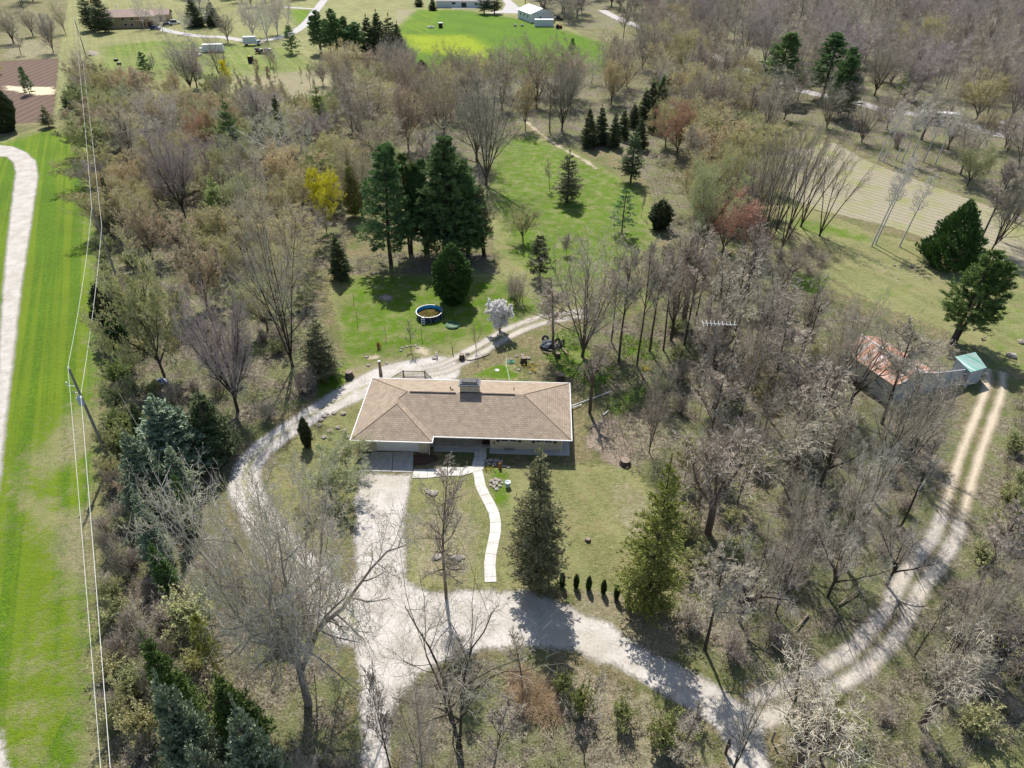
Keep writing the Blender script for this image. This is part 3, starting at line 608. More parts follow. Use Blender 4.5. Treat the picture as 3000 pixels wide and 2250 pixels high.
ND = dict(spruce=leafmat('dark_spruce_needles', (.145, .185, .08), (.08, .11, .05), .15, .1), blue=leafmat('blue_spruce_needles', (.34, .40, .27), (.20, .25, .16), .12, .1),
          olive=leafmat('olive_spruce_needles', (.32, .32, .17), (.20, .205, .10), .1, .12), pine=leafmat('white_pine_needles', (.20, .31, .11), (.10, .175, .065), .12, .15),
          cedar=leafmat('cedar_sprays', (.10, .17, .045), (.055, .10, .026), .1, .12), larch=leafmat('larch_needles', (.33, .42, .14), (.21, .28, .09), .1, .25),
          bright=leafmat('bright_spruce_needles', (.18, .27, .07), (.10, .17, .05), .1, .15), yellow=leafmat('yellow_green_needles', (.33, .35, .085), (.21, .24, .055), .1, .2),
          jun=leafmat('juniper_sprays', (.11, .13, .06), (.06, .08, .04), .1, .1))
# shapes
deciduous('vase', 1, 17, 2.6, 6, (10, 30), .85, 13, 10, 11, 0, .27, .05, .06, tw=.014)
deciduous('vaseb', 2, 17, 1.2, 8, (8, 40), .88, 12, 8, 8, 0, .22, .05, .055, tw=.014)
deciduous('round', 3, 14, 2.2, 8, (8, 50), .82, 12, 10, 12, 0, .26, .05, .08, tw=.0125)
deciduous('roundb', 4, 13, 2.8, 7, (15, 55), .8, 11, 10, 9, 0, .24, .05, .1, buds=3, bs=.15, tw=.012)
deciduous('budvase', 5, 16, 2.4, 7, (12, 46), .85, 12, 9, 8, 0, .24, .035, .09, buds=3, bs=.17, tw=.013)
deciduous('oak', 6, 16, 4.5, 6, (20, 60), .8, 11, 9, 8, 0, .34, .03, .17, tw=.017, a1=50, a2=54)
deciduous('tall', 7, 18, 0, 22, (28, 50), .26, 9, 8, 9, 0, .2, .06, .08, single=True, t0=.4, tw=.0145)
deciduous('tallb', 8, 19, 0, 18, (20, 42), .30, 9, 8, 9, 0, .22, .08, .07, single=True, t0=.45, tw=.0145)
deciduous('talltwin', 9, 18, 1.0, 3, (4, 14), .95, 18, 9, 9, 0, .22, .05, .06, tw=.0145)
deciduous('sycamore', 10, 17, 3.0, 5, (14, 56), .9, 10, 8, 6, 0, .38, .04, .12, buds=2, bs=.13, a1=48, tw=.015)
deciduous('birch', 11, 15, 0, 26, (28, 50), .19, 5, 5, 5, 0, .16, .07, .06, single=True, t0=.45, tw=.013)
deciduous('sapling', 12, 6, 0, 14, (25, 50), .30, 5, 5, 3, 0, .06, .07, .06, single=True, t0=.25, tw=.011)
deciduous('youngmulti', 13, 5, .5, 4, (8, 30), .9, 6, 5, 5, 0, .06, .05, .06, tw=.01, buds=1, bs=.07)
deciduous('thin', 14, 12, 0, 16, (22, 42), .26, 7, 7, 5, 0, .11, .07, .06, single=True, t0=.3, tw=.012)
deciduous('thinbud', 15, 11, 0, 18, (22, 44), .27, 7, 7, 5, 0, .11, .07, .06, single=True, t0=.2, tw=.011, buds=2, bs=.14)
deciduous('silver', 16, 19, 4.5, 13, (10, 62), .86, 14, 11, 7, 0, .40, .01, .13, buds=1, bs=.1, tw=.016, a1=50, a2=54, a3=54)
deciduous('fork', 17, 20, 1.4, 3, (8, 24), .94, 11, 8, 7, 0, .34, .03, .12, tw=.0125, a1=50, l1=.46)
deciduous('street', 18, 17, 0, 40, (40, 78), .24, 7, 6, 5, 0, .23, .05, .12, single=True, t0=.2, tw=.013)
deciduous('magnolia', 19, 4.3, .35, 11, (8, 46), .88, 8, 7, 6, 0, .06, .05, .06, buds=8, bs=.2, tw=.009)
deciduous('maple', 20, 13, 2.5, 8, (10, 58), .82, 12, 9, 9, 0, .2, .05, .07, buds=4, bs=.16, tw=.012)
deciduous('willow', 21, 9, 1.6, 10, (12, 60), .95, 12, 10, 9, 0, .24, .03, .06, tw=.012, a1=30)
deciduous('pollard', 22, 8, 5.4, 6, (25, 75), .9, 8, 8, 7, 0, .22, .02, .16, tw=.014)
deciduous('lean', 23, 18, 1.0, 5, (6, 22), .93, 11, 9, 9, 0, .25, .05, .05, tw=.014)
deciduous('oakb', 26, 14, 4.6, 5, (10, 46), .85, 11, 8, 6, 0, .3, .03, .16, tw=.019, a1=50, a2=54)
deciduous('stems', 24, 18, .8, 4, (3, 22), .95, 11, 8, 7, 0, .27, .04, .06, tw=.013, b0=.42, l1=.24, a1=36)
deciduous('budmaple', 25, 13, 2.6, 7, (12, 56), .82, 12, 9, 8, 0, .25, .03, .1, tw=.013, buds=6, bs=.16)
conifer('spruce', 31, 12, 2.7, nb=330); conifer('spruceb', 32, 11, 2.4, nb=300, power=1.0, irregular=.14)
conifer('bluespruce', 33, 10, 3.0, nb=340, bl=14, pitch=(-8, 42), power=.9, bsz=(.28, .10), irregular=.12)
conifer('norway', 34, 16.5, 3.3, z0=.08, nb=360, bl=14, pitch=(-12, 34), power=.8, droop=.05, fan=.30, irregular=.18, bsz=(.28, .075), sparse=.12, r=.2)
conifer('norwayb', 35, 17.5, 3.7, z0=.05, nb=350, bl=13, pitch=(-14, 34), power=.82, droop=.05, fan=.32, irregular=.24, bsz=(.28, .075), sparse=.15, r=.2)
conifer('thinspruce', 36, 10, 1.9, z0=.14, nb=170, bl=10, irregular=.25, sparse=.3, droop=.03, bsz=(.25, .07))
conifer('larch', 37, 13, 2.8, nb=300, bl=12, blades_per=4, pitch=(5, 50), power=.95, bsz=(.24, .06), fan=.3, upc=.08, irregular=.16)
pine('pine', 41, 20, 4.2, .2, 17, 6, 11, 34, bs=(.36, .085)); pine('pineb', 42, 20.5, 4.6, .14, 18, 6, 11, 32, bs=(.36, .085), twin=True); pine('pinec', 43, 17, 4.0, .26, 13, 5, 10, 28, bs=(.36, .08), twin=True, spreadup=.35)
pine('jackpine', 44, 14, 3.4, .35, 9, 4, 8, 26, twin=True, lean=.12); pine('youngpine', 45, 8, 2.0, .1, 11, 5, 6, 20, r=.1, bs=(.26, .06)); pine('scrawny', 46, 9, 1.8, .2, 8, 4, 4, 14, r=.1, bs=(.3, .07))
dense('cedar', 51, 9, 2.5, 15000); dense('yew', 52, 8.5, 3.6, 16000, lump=.3, bs=(.34, .13), prof=lambda f: np.minimum(1, (f+.3)*2.2)*(1-f**1.5)**.9)
dense('hedgecedar', 53, 1.6, .34, 1400, bs=(.14, .07)); dense('smallcedar', 54, 5, 1.0, 4500, bs=(.22, .09), lump=.3)
shrub('brush', 61, 2.6, 30, 42, 8, 7); shrub('brushb', 62, 3.2, 26, 30, 8, 7); shrub('budbrush', 63, 3.0, 28, 40, 8, 6, buds=4, bs=.12); shrub('greenbrush', 64, 2.6, 28, 44, 8, 6, buds=9, bs=.13); shrub('lowbush', 65, 1.1, 22, 50, 5, 4, buds=5, bs=.07, r=.014, tw=.007)
# ------------------------------------------------------------------ placing plants
_mc = {}
def dressed(me, mats):
    """one mesh per shape and colouring, shared by every copy (object-level slots would stop Cycles instancing)"""
    k = (me.name, tuple(m.name for m in mats))
    if k not in _mc:
        c = me.copy()
        for i, m in enumerate(mats): c.materials[i] = m
        _mc[k] = c
    return _mc[k]
PR = random.Random(7)
def plant(name, proto, loc, h, sxy=1.0, bark='brown', leaf='grey', bud=None, label=None, cat='tree', group=None, rz=None, tilt=(0, 0)):
    """Empty at the foot > trunk, crown (meshes shared between copies)"""
    tm, cm, H = PROTO[proto]; e = empty(name, loc, PR.uniform(0, 6.28) if rz is None else rz, label, cat, group)
    s = h/H; e.scale = (s*sxy, s*sxy, s)
    if tilt != (0, 0): e.rotation_euler = (tilt[0], tilt[1], e.rotation_euler[2] if rz is not None else 0)
    link('trunk' if cat == 'tree' else 'stems', dressed(tm, [BK[bark]]), e)
    ms = [ND.get(leaf) or BD.get(leaf) or TW[leaf]] if len(cm.materials) == 1 else [TW[leaf], BD[bud] if bud else TW[leaf]]
    link('crown' if cat == 'tree' else 'foliage' if (bud or leaf in ND) else 'twigs', dressed(cm, ms), e)
    return e
# ================================================================== TREES AND SHRUBS, ONE BY ONE
WID = {}
for k, (tm, cm, H) in PROTO.items():
    a = np.empty(len(cm.vertices)*3, np.float32); cm.vertices.foreach_get('co', a); a = a.reshape(-1, 3)
    WID[k] = 2*np.percentile(np.hypot(a[:, 0], a[:, 1]), 96)
PLACED = []; HERO = []
def T(name, proto, bx, by, ty=None, label=None, h=None, w=None, bark='brown', leaf='grey', bud=None, cat='tree', group=None, tilt=(0, 0), rz=None, asp=None):
    b = W(bx, by); h = h or tree_height(bx, by, ty); sxy = 1.0
    if w:
        zc = b.y*math.cos(_th)-(h*.55-CAMH)*math.sin(_th); sxy = (w*zc/(FPX*.73733)/WID[proto])/(h/PROTO[proto][2])
    elif asp: sxy = asp
    sxy = min(max(sxy, .45), 2.2); wm = WID[proto]*h/PROTO[proto][2]*sxy; PLACED.append((b.x, b.y, max(1.6, .34*wm) if cat == 'tree' else 1.0))
    if cat == 'tree' and by < 900 and (bud == 'yellow' or bark == 'white' or leaf in ND or proto in ('round', 'vaseb', 'budvase')): HERO.append((b.x, b.y, wm*.27, .11*b.y))
    return plant(name, proto, b, h, sxy, bark, leaf, bud, label, cat, group, rz, tilt)
# ---- evergreens round the house and yard
T('white_pine','pine',845,575,312,'tall white pine, leftmost of the big green pines behind the pool',w=120,leaf='pine',bark='dark')
T('white_pine','pineb',965,562,292,'tallest and widest white pine standing in the middle behind the pool',w=135,leaf='pine',bark='dark')
T('white_pine','pineb',1012,552,345,'white pine on the right side of the big pine group behind the pool',w=100,leaf='pine',bark='dark')
T('white_pine','pinec',885,548,330,'paler thin white pine half hidden between the two big pines',w=80,leaf='soft',bark='dark')
T('white_pine','pinec',925,545,345,'narrow white pine filling the gap left of the widest pine',w=80,leaf='pine',bark='dark')
T('white_pine','jackpine',1048,556,400,'small ragged pine at the right edge of the pine group, brown below',w=60,leaf='olive',bark='dark')
T('cedar','cedar',980,652,527,'dense dark green arborvitae beside the round pool',w=82,leaf='cedar')
T('spruce','norway',698,815,682,'dark spruce on the left edge of the back lawn above the loop drive',w=92,leaf='olive',h=None)
T('spruce','norway',1160,1262,955,'tall olive spruce in the front yard between walk and hedge',w=132,leaf='olive',bark='dark')
T('spruce','norwayb',1394,1312,974,'broad yellowish spruce at the right end of the cedar hedge',w=142,leaf='yellow',bark='dark')
for k,(x,y) in enumerate([(1214,1267),(1244,1270),(1271,1274),(1303,1282),(1331,1294),(1355,1307)]):
    T('arborvitae','hedgecedar',x,y,None,['leftmost small upright arborvitae in the short row, in spruce shade','second small arborvitae from the left in the short row','third small arborvitae from the left in the short row','fourth small arborvitae from the left, where the row bends','fifth small arborvitae in the row, just left of the last one','last small arborvitae of the row, beside the yellowish spruce'][k],h=1.7,leaf='cedar',cat='shrub',group='row of small arborvitae at the drive',w=13)
T('cedar','smallcedar',665,965,902,'small brown-green cedar inside the curve of the loop drive',leaf='jun',w=26)
# left spruce clump
T('blue_spruce','bluespruce',392,1018,846,'largest blue-grey spruce in the clump left of the loop drive',w=150,leaf='blue')
T('spruce','spruce',468,990,838,'dark green spruce, rightmost and tall in the left clump',w=105,leaf='spruce')
T('spruce','spruceb',322,965,864,'small dark spruce behind the left clump near the transformer pole',w=52,leaf='spruce')
T('blue_spruce','bluespruce',338,1095,922,'blue-green spruce at the left front of the clump by the wires',w=100,leaf='blue')
T('blue_spruce','spruceb',402,1085,958,'young blue spruce in front of the largest blue one',w=72,leaf='blue')
T('blue_spruce','spruceb',352,1215,1050,'slim blue spruce standing alone below the left clump',w=62,leaf='blue')
T('spruce','spruceb',420,1150,1015,'pale green young spruce below the left clump, behind the silver maple',w=45,leaf='bright')
T('spruce','spruce',420,1590,1362,'bright green spruce at the bottom left, topped by light new growth',w=95,leaf='bright')
T('blue_spruce','bluespruce',455,1700,1445,'dark blue-green spruce right below the bright green one',w=120,leaf='blue')
T('blue_spruce','bluespruce',610,1800,1508,'blue spruce at the bottom edge beside the silver maple trunk',w=140,leaf='blue')
T('blue_spruce','bluespruce',505,1790,1600,'blue spruce tip poking in at the bottom edge, lowest of all',w=110,leaf='blue')
T('white_pine','youngpine',462,1440,1330,'yellow-green young pine under the branches of the silver maple',w=60,leaf='yellow')
T('spruce','spruceb',370,1275,1165,'small spruce shaded beneath the left edge of the silver maple',w=50,leaf='bright')
T('spruce','spruceb',540,1620,1450,'grey-green spruce half lost in brush left of the silver maple trunk',w=110,leaf='bright')
# glade
T('spruce','thinspruce',1225,437,322,'lone spruce on the sunlit glade with a round shadow',w=68,leaf='olive',bark='dark')
T('spruce','thinspruce',1362,394,272,'dark spruce at the right edge of the glade by the trail',w=52,leaf='spruce',bark='dark')
T('pine','scrawny',1343,505,408,'thin scrawny pine at the bottom right of the glade',w=55,leaf='pine')
T('cedar','smallcedar',1425,495,432,'squat dark juniper at the glade edge below the woods',w=58,leaf='jun')
T('dead_tree','thin',1385,470,412,'bare dead snag with stub branches right of the scrawny pine',w=14,leaf='brown')
T('young_tree','thin',1187,410,340,'slender bare tree left of the lone glade spruce',w=24,leaf='grey')
T('crabapple','roundb',1130,523,438,'small round tree in grey-green bud below the glade',w=76,leaf='grey',bud='olive',bark='dark')
T('weeping_tree','maple',1223,550,500,'tiny pale weeping tree with a mop of white twigs',w=28,leaf='pale',bark='dark')
T('juniper','youngpine',1166,605,508,'grey ragged juniper above the yard track with a bare lower trunk',w=55,leaf='jun',bark='dark')
for k,(x,y,t,ww,lf) in enumerate([(1272,318,228,30,'spruce'),(1297,312,225,30,'spruce'),(1325,318,240,26,'spruce'),(1345,300,232,26,'spruce'),(1368,275,222,26,'spruce'),(1392,262,188,28,'spruce'),(1408,235,172,24,'spruce'),(1428,215,160,24,'bright'),(1447,195,150,22,'spruce'),(1462,178,140,22,'spruce'),(1412,285,215,28,'spruce'),(1380,322,252,30,'spruce')]):
    T('spruce','spruceb',x,y,t,['leftmost dark spruce of the diagonal row beyond the glade','second dark spruce from the left in the diagonal row','third spruce of the diagonal row, behind a bare bush','fourth spruce of the diagonal row, where it turns uphill','middle spruce of the diagonal row beyond the glade','taller spruce two thirds along the diagonal row','narrow spruce near the far end of the diagonal row','lighter green spruce near the far end of the diagonal row','spruce next to last at the far end of the diagonal row','farthest spruce at the top of the diagonal row','extra spruce standing on the right side of the diagonal row','low broad spruce right below the diagonal row'][k],w=ww*1.25,leaf=lf,group='dark spruces in a diagonal row beyond the glade')
# left strip evergreens
T('hemlock','larch',510,352,205,'tall dark hemlock with yellow-green sunny side among the white-limbed trees',w=70,leaf='bright')
T('spruce','spruceb',640,374,318,'small dark spruce below the white-limbed cottonwood',w=34,leaf='spruce')
T('spruce','spruceb',607,300,205,'dark spruce hidden behind the white-limbed cottonwood',w=46,leaf='spruce')
T('larch','larch',698,300,176,'tall olive larch shaped like a pointed cone right of the cottonwood',w=62,leaf='larch')
T('larch','larch',484,508,372,'light green larch cone in the left woods',w=74,leaf='larch')
T('spruce','spruceb',374,520,466,'little green spruce poking through the tan treetops',w=34,leaf='bright')
T('larch','larch',768,468,326,'narrow yellow-green conifer left of the big pines',w=48,leaf='yellow')
T('spruce','spruceb',738,602,503,'dark little tree at the left end of the back yard',w=46,leaf='spruce',bark='dark')
T('spruce','spruceb',258,500,372,'thin dark spruce smothered by bare trees near the wires',w=30,leaf='spruce')
for k,(x,y,t,ww) in enumerate([(158,250,192,34),(181,255,172,26),(216,186,141,30),(176,235,180,22)]):
    T('spruce','spruceb',x,y,t,['dark spruce left of the far wires by the bright lawn','dark spruce right under the far power wires','spruce standing alone farther up the lawn by white stones','thin spruce behind the two by the wires'][k],w=ww*1.2,leaf='spruce')
T('juniper','cedar',13,284,178,'big dark juniper at the left picture edge above the curved drive',w=62,leaf='jun')
T('spruce','thinspruce',107,275,227,'scrawny spruce at the near edge of the tilled garden',w=34,leaf='olive')
T('white_pine','youngpine',65,204,143,'young pine growing in the middle of the tilled garden',w=26,leaf='pine')
T('white_pine','youngpine',318,168,112,'small dense pine in the upper left meadow',w=34,leaf='pine')
T('white_pine','youngpine',632,116,54,'neat young pine on a thin trunk beside the far lane',w=34,leaf='pine')
T('spruce','norway',200,66,-28,'very tall spruce, left of the pair before the far ranch house',w=40,leaf='spruce')
T('spruce','norway',228,70,-25,'very tall spruce, right of the pair before the far ranch house',w=46,leaf='spruce')
for k,(x,y,t,ww) in enumerate([(695,115,22,34),(712,120,40,30),(728,122,18,36),(748,118,35,32),(772,124,48,46)]):
    T('white_pine','pinec',x,y,t,['leftmost pine of the dark stand beyond the meadow','second pine of the dark stand beyond the meadow','tallest pine of the dark stand beyond the meadow','fourth pine of the dark stand beyond the meadow','broad pine at the right end of the dark stand'][k],w=ww*1.3,leaf='pine',bark='dark',group='stand of dark pines beyond the meadow')
for k,(x,y,t,ww,p,lf) in enumerate([(800,118,30,36,'spruceb','spruce'),(822,120,20,34,'spruce','spruce'),(845,128,28,36,'thinspruce','jun'),(862,135,45,30,'spruceb','jun')]):
    T('spruce',p,x,y,t,['dark spruce just right of the far pine stand','tall dark spruce behind the mauve round trees','ragged grey-green spruce beside the mauve round trees','shorter spruce leaning on the mauve round trees'][k],w=ww*1.3,leaf=lf,bark='dark')
T('cedar','smallcedar',912,168,130,'dark cedar at the corner of the yellow-green field',w=30,leaf='jun')
for k,(x,y,t) in enumerate([(905,14,-14),(935,22,-6),(1046,30,-35),(1068,30,-30)]):
    T('spruce','spruceb' if k<2 else 'thinspruce',x,y,t,['dark spruce at the top edge left of the white far house','smaller spruce near the white far house','left spruce of the pair on the lawn by the white house','right spruce of the pair on the lawn by the white house'][k],w=32,leaf='spruce',bark='dark')
T('spruce','spruceb',425,58,-10,'dark evergreen behind the white sycamore at the far house',w=44,leaf='spruce',bark='dark')
T('spruce','spruceb',462,56,0,'dark evergreen right of the white sycamore at the far house',w=34,leaf='spruce',bark='dark')
# right side evergreens
T('white_pine','pine',1674,216,68,'leftmost of the three white pines in the far right woods',w=92,leaf='pine',bark='dark')
T('white_pine','pine',1775,216,72,'middle white pine of the three in the far right woods',w=88,leaf='pine',bark='dark')
T('white_pine','pineb',1812,255,102,'white pine nearest the camera of the three in the right woods',w=72,leaf='pine',bark='dark')
T('cedar','smallcedar',1628,190,158,'low dark cedar left of the three white pines',w=34,leaf='jun')
T('white_pine','youngpine',1952,212,130,'light green pine lit by the sun above the white-stemmed aspens',w=44,leaf='larch')
T('spruce','youngpine',1236,115,82,'little pine tip standing at the edge of the bright field',w=18,leaf='pine')
T('spruce','youngpine',1402,100,55,'small dark pine in the woods right of the bright field',w=24,leaf='jun')
T('spruce','youngpine',1328,112,78,'dark pine at the top right corner of the bright field',w=22,leaf='jun')
T('yew','yew',2046,572,434,'fat dark green evergreen on the stubble field edge',w=118,leaf='cedar')
T('white_pine','pinec',2055,742,538,'leaning pine with a bare lower trunk behind the barn',w=125,leaf='bright',bark='dark',tilt=(0,.05),rz=0)
# ---- notable deciduous trees
T('silver_maple','silver',666,1520,955,'huge pale silver maple spreading over the drive at the lower left',w=545,leaf='pale',bud='olive',bark='grey',rz=.9,tilt=(0,.02))
T('walnut','fork',992,1628,1238,'big bare forked tree in the bottom foreground, two dark stems',w=330,leaf='brown',bark='dark',rz=.1)
T('bare_tree','street',964,1292,968,'straight bare tree between drive and garden walk with tangled twigs',w=150,leaf='grey',bark='brown')
T('bare_tree','thin',850,1690,1400,'thin dark bare tree on the drive edge at the bottom',w=95,leaf='brown',bark='dark')
T('bare_tree','talltwin',915,1700,1480,'small bare multi-stem tree at the bottom, left of the forked one',w=130,leaf='grey')
T('bare_tree','thin',1064,1690,1500,'light grey bare tree at the bottom, right of the forked one',w=130,leaf='grey')
T('sapling','youngmulti',1262,1645,1500,'bare multi-stem sapling at the bottom centre of the lower meadow',w=70,leaf='grey')
T('bare_tree','thin',1450,1680,1520,'bare young tree left of the lower drive exit',w=90,leaf='grey')
T('bare_tree','fork',1584,1665,1465,'small dark tree standing in the mouth of the gravel drive',w=110,leaf='brown',bark='dark')
T('pollard','pollard',1274,893,752,'trimmed tree with a burl at its foot right of the house',w=90,leaf='grey',bark='brown')
T('maple','vaseb',1258,770,500,'large bare tree with six stems fanning out right of the yard track',w=240,leaf='grey',bark='brown')
T('bare_tree','tall',1193,757,600,'single straight trunk beside the pile of old tires',w=90,leaf='grey',bark='dark')
for k,(x,y,t,ww) in enumerate([(1337,782,520,90),(1376,792,505,90),(1403,758,520,80),(1433,757,530,80),(1320,740,545,60),(1455,700,500,80),(1478,745,540,80),(1500,700,520,70)]):
    T('bare_tree',['tall','tallb'][k%2],x,y,t,['thin leaning bare tree just right of the six-stemmed one','dark slender tree whose foot stands in the bright green weeds','slender bare tree third along the woods edge by the weeds','slender bare tree with another trunk close behind it','short bare trunk behind the bright weeds','bare tree at the track bend inside the woods','tall bare tree left of the rooftop antenna','tall bare tree behind the rooftop antenna'][k],w=ww,leaf='grey',bark='dark')
T('bare_tree','lean',1402,978,795,'small bare tree behind the yellowish spruce on the lawn edge',w=85,leaf='grey')
T('dead_tree','lean',1500,1120,935,'bare tree over the brush right of the lawn',w=90,leaf='grey')
T('magnolia','magnolia',1079,722,655,'white blossoming magnolia beside the yard track',w=58,leaf='grey',bud='white',cat='tree')
T('young_tree','sapling',888,757,690,'small bare tree staked on the back lawn flower bed',w=34,leaf='grey')
T('young_tree','youngmulti',1028,757,700,'small multi-stem tree on the back lawn near the magnolia',w=40,leaf='tan',bud='olive')
T('lilac','brushb',1117,655,592,'bare grey lilac bush right of the big arborvitae',w=62,leaf='grey',cat='shrub')
T('ash','lean',632,792,405,'tall bare ash with light green haze of buds left of the back lawn',w=190,leaf='grey',bud='olive',bark='dark')
T('maple','budmaple',356,815,545,'big yellow-green budding tree right of the power line',w=195,leaf='grey',bud='olive',bark='dark')
T('willow','willow',514,888,648,'wide bare willow with reddish twigs above the spruce clump',w=215,leaf='purple',bark='dark')
T('maple','maple',706,500,342,'bright yellow-green flowering maple in the middle woods',w=108,leaf='tan',bud='yellow')
T('maple','round',400,470,268,'round mauve-grey twiggy tree in the left woods',w=140,leaf='purple',bark='dark')
T('maple','budmaple',448,660,500,'tan budding tree above the yellow-green one by the wires',w=150,leaf='tan',bud='tan',bark='dark')
T('maple','budmaple',330,560,425,'apricot-tinged budding tree low in the left woods',w=115,leaf='tan',bud='tan',bark='dark')
T('maple','budvase',452,345,235,'rust-orange budding tree in the left woods',w=75,leaf='tan',bud='orange')
T('cottonwood','sycamore',600,352,222,'white-limbed cottonwood spreading wide in the left woods',w=190,leaf='pale',bud='olive',bark='white')
T('cottonwood','sycamore',660,372,262,'second white-limbed cottonwood right behind the first',w=120,leaf='pale',bud='olive',bark='white')
T('sycamore','sycamore',378,300,195,'bleached bare sycamore at the upper left woods edge',w=120,leaf='pale',bark='white')
T('sycamore','sycamore',320,290,185,'bleached leaning tree left of the other bleached sycamore',w=90,leaf='pale',bark='white')
T('maple','vaseb',1050,400,128,'largest many-stemmed bare tree above the back lawn glade',w=190,leaf='brown',bud=None,bark='brown')
T('maple','vase',1030,350,148,'tall bare maple just left behind the largest many-stemmed one',w=110,leaf='brown',bark='brown')
T('maple','budvase',882,322,170,'reddish-brown budding maple behind the left big pine',w=115,leaf='brown',bud='tan')
T('maple','vase',960,318,150,'bare tan maple between the reddish one and the big one',w=90,leaf='tan',bark='brown')
T('maple','round',1214,284,128,'dark trunked round bare tree at the head of the trail',w=100,leaf='brown',bark='dark')
T('bare_tree','tall',1188,287,170,'slim bare tree left of the dark trunked round one',w=50,leaf='brown')
T('maple','budvase',1135,282,160,'golden-tan budding tree overhanging the trail start',w=80,leaf='tan',bud='gold')
T('maple','budvase',1462,340,215,'rust-red budding tree beside the diagonal spruce row',w=110,leaf='brown',bud='orange')
T('maple','budvase',1480,230,140,'golden budding tree at the far end of the spruce row',w=110,leaf='tan',bud='gold')
T('maple','budvase',1320,225,120,'golden-tan budding tree left of the spruce row',w=90,leaf='tan',bud='gold')
T('birch','sycamore',1278,180,118,'white birch clump at the edge of the bright field',w=56,leaf='pale',bark='white')
T('shrub','youngmulti',1168,160,140,'yellowish bush left of the white birch clump',w=24,leaf='tan',bud='gold',cat='shrub')
T('maple','round',698,184,122,'small round bare tree on the far meadow',w=50,leaf='purple',bark='dark')
T('bare_tree','lean',585,145,100,'small bare tree leaning over the red trailer load',w=42,leaf='grey')
for k,(x,y,t,ww,lf) in enumerate([(30,94,12,64,'grey'),(72,78,10,44,'grey'),(116,114,22,52,'purple'),(142,73,12,36,'tan'),(46,119,70,30,'grey'),(412,192,72,110,'purple'),(426,190,98,56,'grey'),(475,168,78,56,'grey'),(493,92,20,44,'brown'),(312,62,-20,50,'pale'),(352,68,5,50,'pale'),(400,72,15,40,'pale')]):
    T('bare_tree',['vase','vase','round','talltwin','thin','vaseb','vase','lean','vase','sycamore','sycamore','sycamore'][k],x,y,t,['spreading bare tree at the top left corner','second bare tree from the left at the top','fuzzy mauve bare tree above the tilled garden','thin yellowish bare tree right of the mauve one','small bare tree left above the tilled garden','dark many-stemmed tree in the upper left meadow','bare tree close beside the dark many-stemmed one','forked bare tree casting a shadow on the far meadow','dark bare tree beside the far curving drive','pale bare tree against the far ranch house','pale bare tree right of the far ranch house','pale bare tree by the parked cars far away'][k],w=ww,leaf=lf,bark='white' if k>8 else 'dark')
T('sycamore','sycamore',448,58,-25,'white sycamore on the grass in front of the dark evergreens',w=80,leaf='pale',bark='white')
for k,(x,y,t,ww) in enumerate([(548,82,-5,66),(578,88,-10,76),(600,74,-25,60),(625,66,-25,50)]):
    T('sycamore','sycamore' if k%2 else 'round',x,y,t,['grey tree at the left of the white thicket by the far lane','big white-grey tree in the thicket by the far lane','white-grey tree at the back of the thicket by the far lane','rightmost grey tree of the thicket by the far lane'][k],w=ww,leaf='pale',bark='white',group='white-grey thicket by the far lane')
T('yellow_tree','thinbud',497,200,128,'narrow yellow-leafed tree on the far meadow',w=30,leaf='tan',bud='yellow')
T('yellow_tree','maple',-8,160,108,'yellow-leafed tree cut by the left picture edge',w=50,leaf='tan',bud='yellow')
T('red_tree','maple',213,22,-15,'small red-leafed tree behind the tall spruce pair',w=34,leaf='brown',bud='red')
for k,(x,y,t,ww) in enumerate([(838,150,84,50),(866,160,80,62),(884,172,96,56),(848,118,60,46)]):
    T('maple','round',x,y,t,['left mauve-grey round tree beside the bright field','big mauve-grey round tree at the bright field corner','lower mauve-grey round tree at the bright field corner','mauve-grey round tree in front of the dark spruces'][k],w=ww,leaf='purple',bark='dark',group='mauve-grey round trees at the field corner')
T('birch','sycamore',872,178,130,'small white-limbed tree under the mauve round trees',w=42,leaf='pale',bud='olive',bark='white')
# right clump of long stems
for k,(x,y,t,ww) in enumerate([(1628,535,275,100),(1650,500,265,95),(1676,498,262,105),(1705,494,265,110),(1730,490,285,120),(1686,545,300,105),(1770,510,330,120),(1612,505,300,80),(1645,560,300,80)]):
    T('maple',['stems','stems'][k%2],x,y,t,['leftmost tall dark-stemmed tree of the clump beside the stubble field','second dark-stemmed tree of the clump beside the stubble field','tall middle tree of the clump beside the stubble field','middle right tree of the clump beside the stubble field','right tree of the clump with long outstretched stems','front tree of the clump beside the stubble field','low crooked tree with long branches reaching over the stubble field','rear left tree of the clump beside the stubble field','front left tree of the clump with a leaning stem'][k],w=ww,leaf='brown',bark='dark',tilt=(0,.10),rz=0,group='clump of tall stems beside the stubble field')
T('maple','budvase',1503,548,330,'wide budding tree with a yellowish haze left of the tall clump',w=150,leaf='grey',bud='olive',bark='dark')
T('maple','budvase',1560,470,300,'olive budding tree behind the wide one, left of the clump',w=120,leaf='tan',bud='olive')
T('crabapple','lean',1700,600,520,'crooked little tree on the brush pile below the tall clump',w=110,leaf='tan',bud='gold',tilt=(0,.35),rz=0)
for k,(x,y,t) in enumerate([(1883,532,318),(1891,528,325),(1943,533,362)]):
    T('aspen','birch',x,y,t,['left of the twin white aspens on the lawn below the stubble field','right of the twin white aspens on the lawn below the stubble field','shorter white aspen standing right of the twin aspens'][k],w=44,leaf='pale',bark='white',tilt=(0,.14),rz=0)
